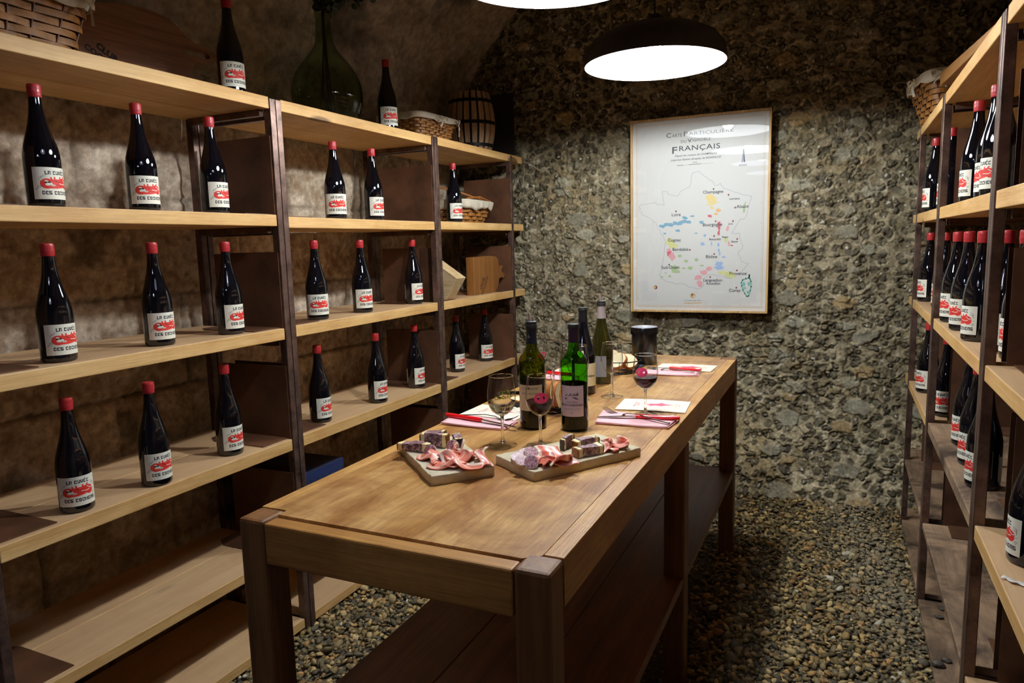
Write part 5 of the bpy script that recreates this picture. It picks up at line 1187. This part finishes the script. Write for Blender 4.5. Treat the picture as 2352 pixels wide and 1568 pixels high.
def slice_(x, y, z, rx, ry, rz, label, w_=.034, hgt=.075, th=.016):
    t = thing('bread_slice', label, 'bread', (x, y, z), 0, 'bread slices in the wire baskets'); t.rotation_euler = (rx, ry, rz)
    def out(k): return [(k*w_*math.cos(q)*(1+.08*math.sin(3*q)), k*hgt/2*math.sin(q)*(1+.05*math.cos(2*q))) for q in np.linspace(0, 2*PI, 29)[:-1]]
    MB().prism(out(.95), th).build('crumb', crumb, t)
    o1, o2 = out(.951), out(1.0); n = len(o1); vs = [(x_, y_, 0) for x_, y_ in o1]+[(x_, y_, .0005) for x_, y_ in o2]+[(x_, y_, th-.0005) for x_, y_ in o2]+[(x_, y_, th) for x_, y_ in o1]
    MB().add(vs, [(j*n+i, j*n+(i+1) % n, (j+1)*n+(i+1) % n, (j+1)*n+i) for j in range(3) for i in range(n)]).build('crust', crustm, t)
wire_basket(-.872, 2.025, -.42, .165, .070, .026, 'shallow oval black wire bread basket behind the two green bottles', .010)
for i, (x, y, a, s) in enumerate(((-.792, 1.975, 1.45, 'leftmost'), (-.768, 1.965, 1.38, 'middle'), (-.742, 1.955, 1.50, 'rightmost'))):
    slice_(x, y, TT+.056, PI/2-.12, 0, a, f'bread slice standing in the oval basket, {s} of the three between the bottles', .036, .096, .014)
for i, (x, y, s) in enumerate(((-.87, 2.02, 'flat in the middle'), (-.93, 2.04, 'flat at the left end'))): slice_(x, y, TT+.008, 0.05, .05, i, f'bread slice lying {s} of the oval basket', .030, .07, .014)
wire_basket(-.800, 2.695, .2, .095, .085, .052, 'round black wire basket of bread in front of the black cooler', 0)
for x, y, z, rx, ry, rz, s in ((-.822, 2.70, .052, PI/2-.5, 0, .2, 'tallest, behind the empty glass'), (-.785, 2.685, .044, .9, .2, -.5, 'leaning to the right'), (-.800, 2.66, .028, .25, -.2, .8, 'nearest us'), (-.760, 2.715, .036, .6, .5, .1, 'nearest the cooler')):
    slice_(x, y, TT+z, rx, ry, rz, f'bread slice in the round basket, {s}', .032, .074, .016)

# ------------------------------------------------------------------ chips of flint and a scrap of paper on the right-hand boards
chip = plain('dark_flint', '#4a4238', .6, noise=.4, nscale=60)
def stone(x, y, z, r_, seed, label, mat=chip):
    r = random.Random(seed); m = MB().sphere((0, 0, 0), 1, 9, 6); m.v = [(p[0]*r_*(1+r.uniform(-.25, .25)), p[1]*r_*.75*(1+r.uniform(-.25, .25)), p[2]*r_*.45+r_*.42) for p in m.v]
    o = m.build('stone', mat, smooth=False); o.location = (x, y, z); tag(o, label, 'stone', 'stray stones on the right-hand floor board')
for i, (x, y, r_, lb) in enumerate(((.356, 2.764, .014, 'small dark flint farthest on the floor board of the right-hand rack'), (.319, 2.437, .020, 'largest dark flint on the right-hand floor board, near its front edge'), (.345, 2.475, .015, 'pale brown flint behind the largest one on the right-hand floor board'), (.372, 2.835, .012, 'small flint beside the post foot on the right-hand floor board'))): stone(x, y, .0303, r_, i, lb)
m = MB(); r = random.Random(5); m.grid([[(x, y+.004*math.sin(i*1.7), .0012+.004*abs(math.sin(i*1.3+j))) for j, y in enumerate(np.linspace(-.006, .006, 3))] for i, x in enumerate(np.linspace(-.03, .03, 9))])
o = m.build('paper_scrap', plain('white_scrap', '#dedad2', .8), solid=.0006); o.location = (.330, 1.578, .7085); o.rotation_euler = (0, 0, -.7); tag(o, 'torn white paper scrap on the fourth board of the nearest right-hand bay', 'paper scrap')
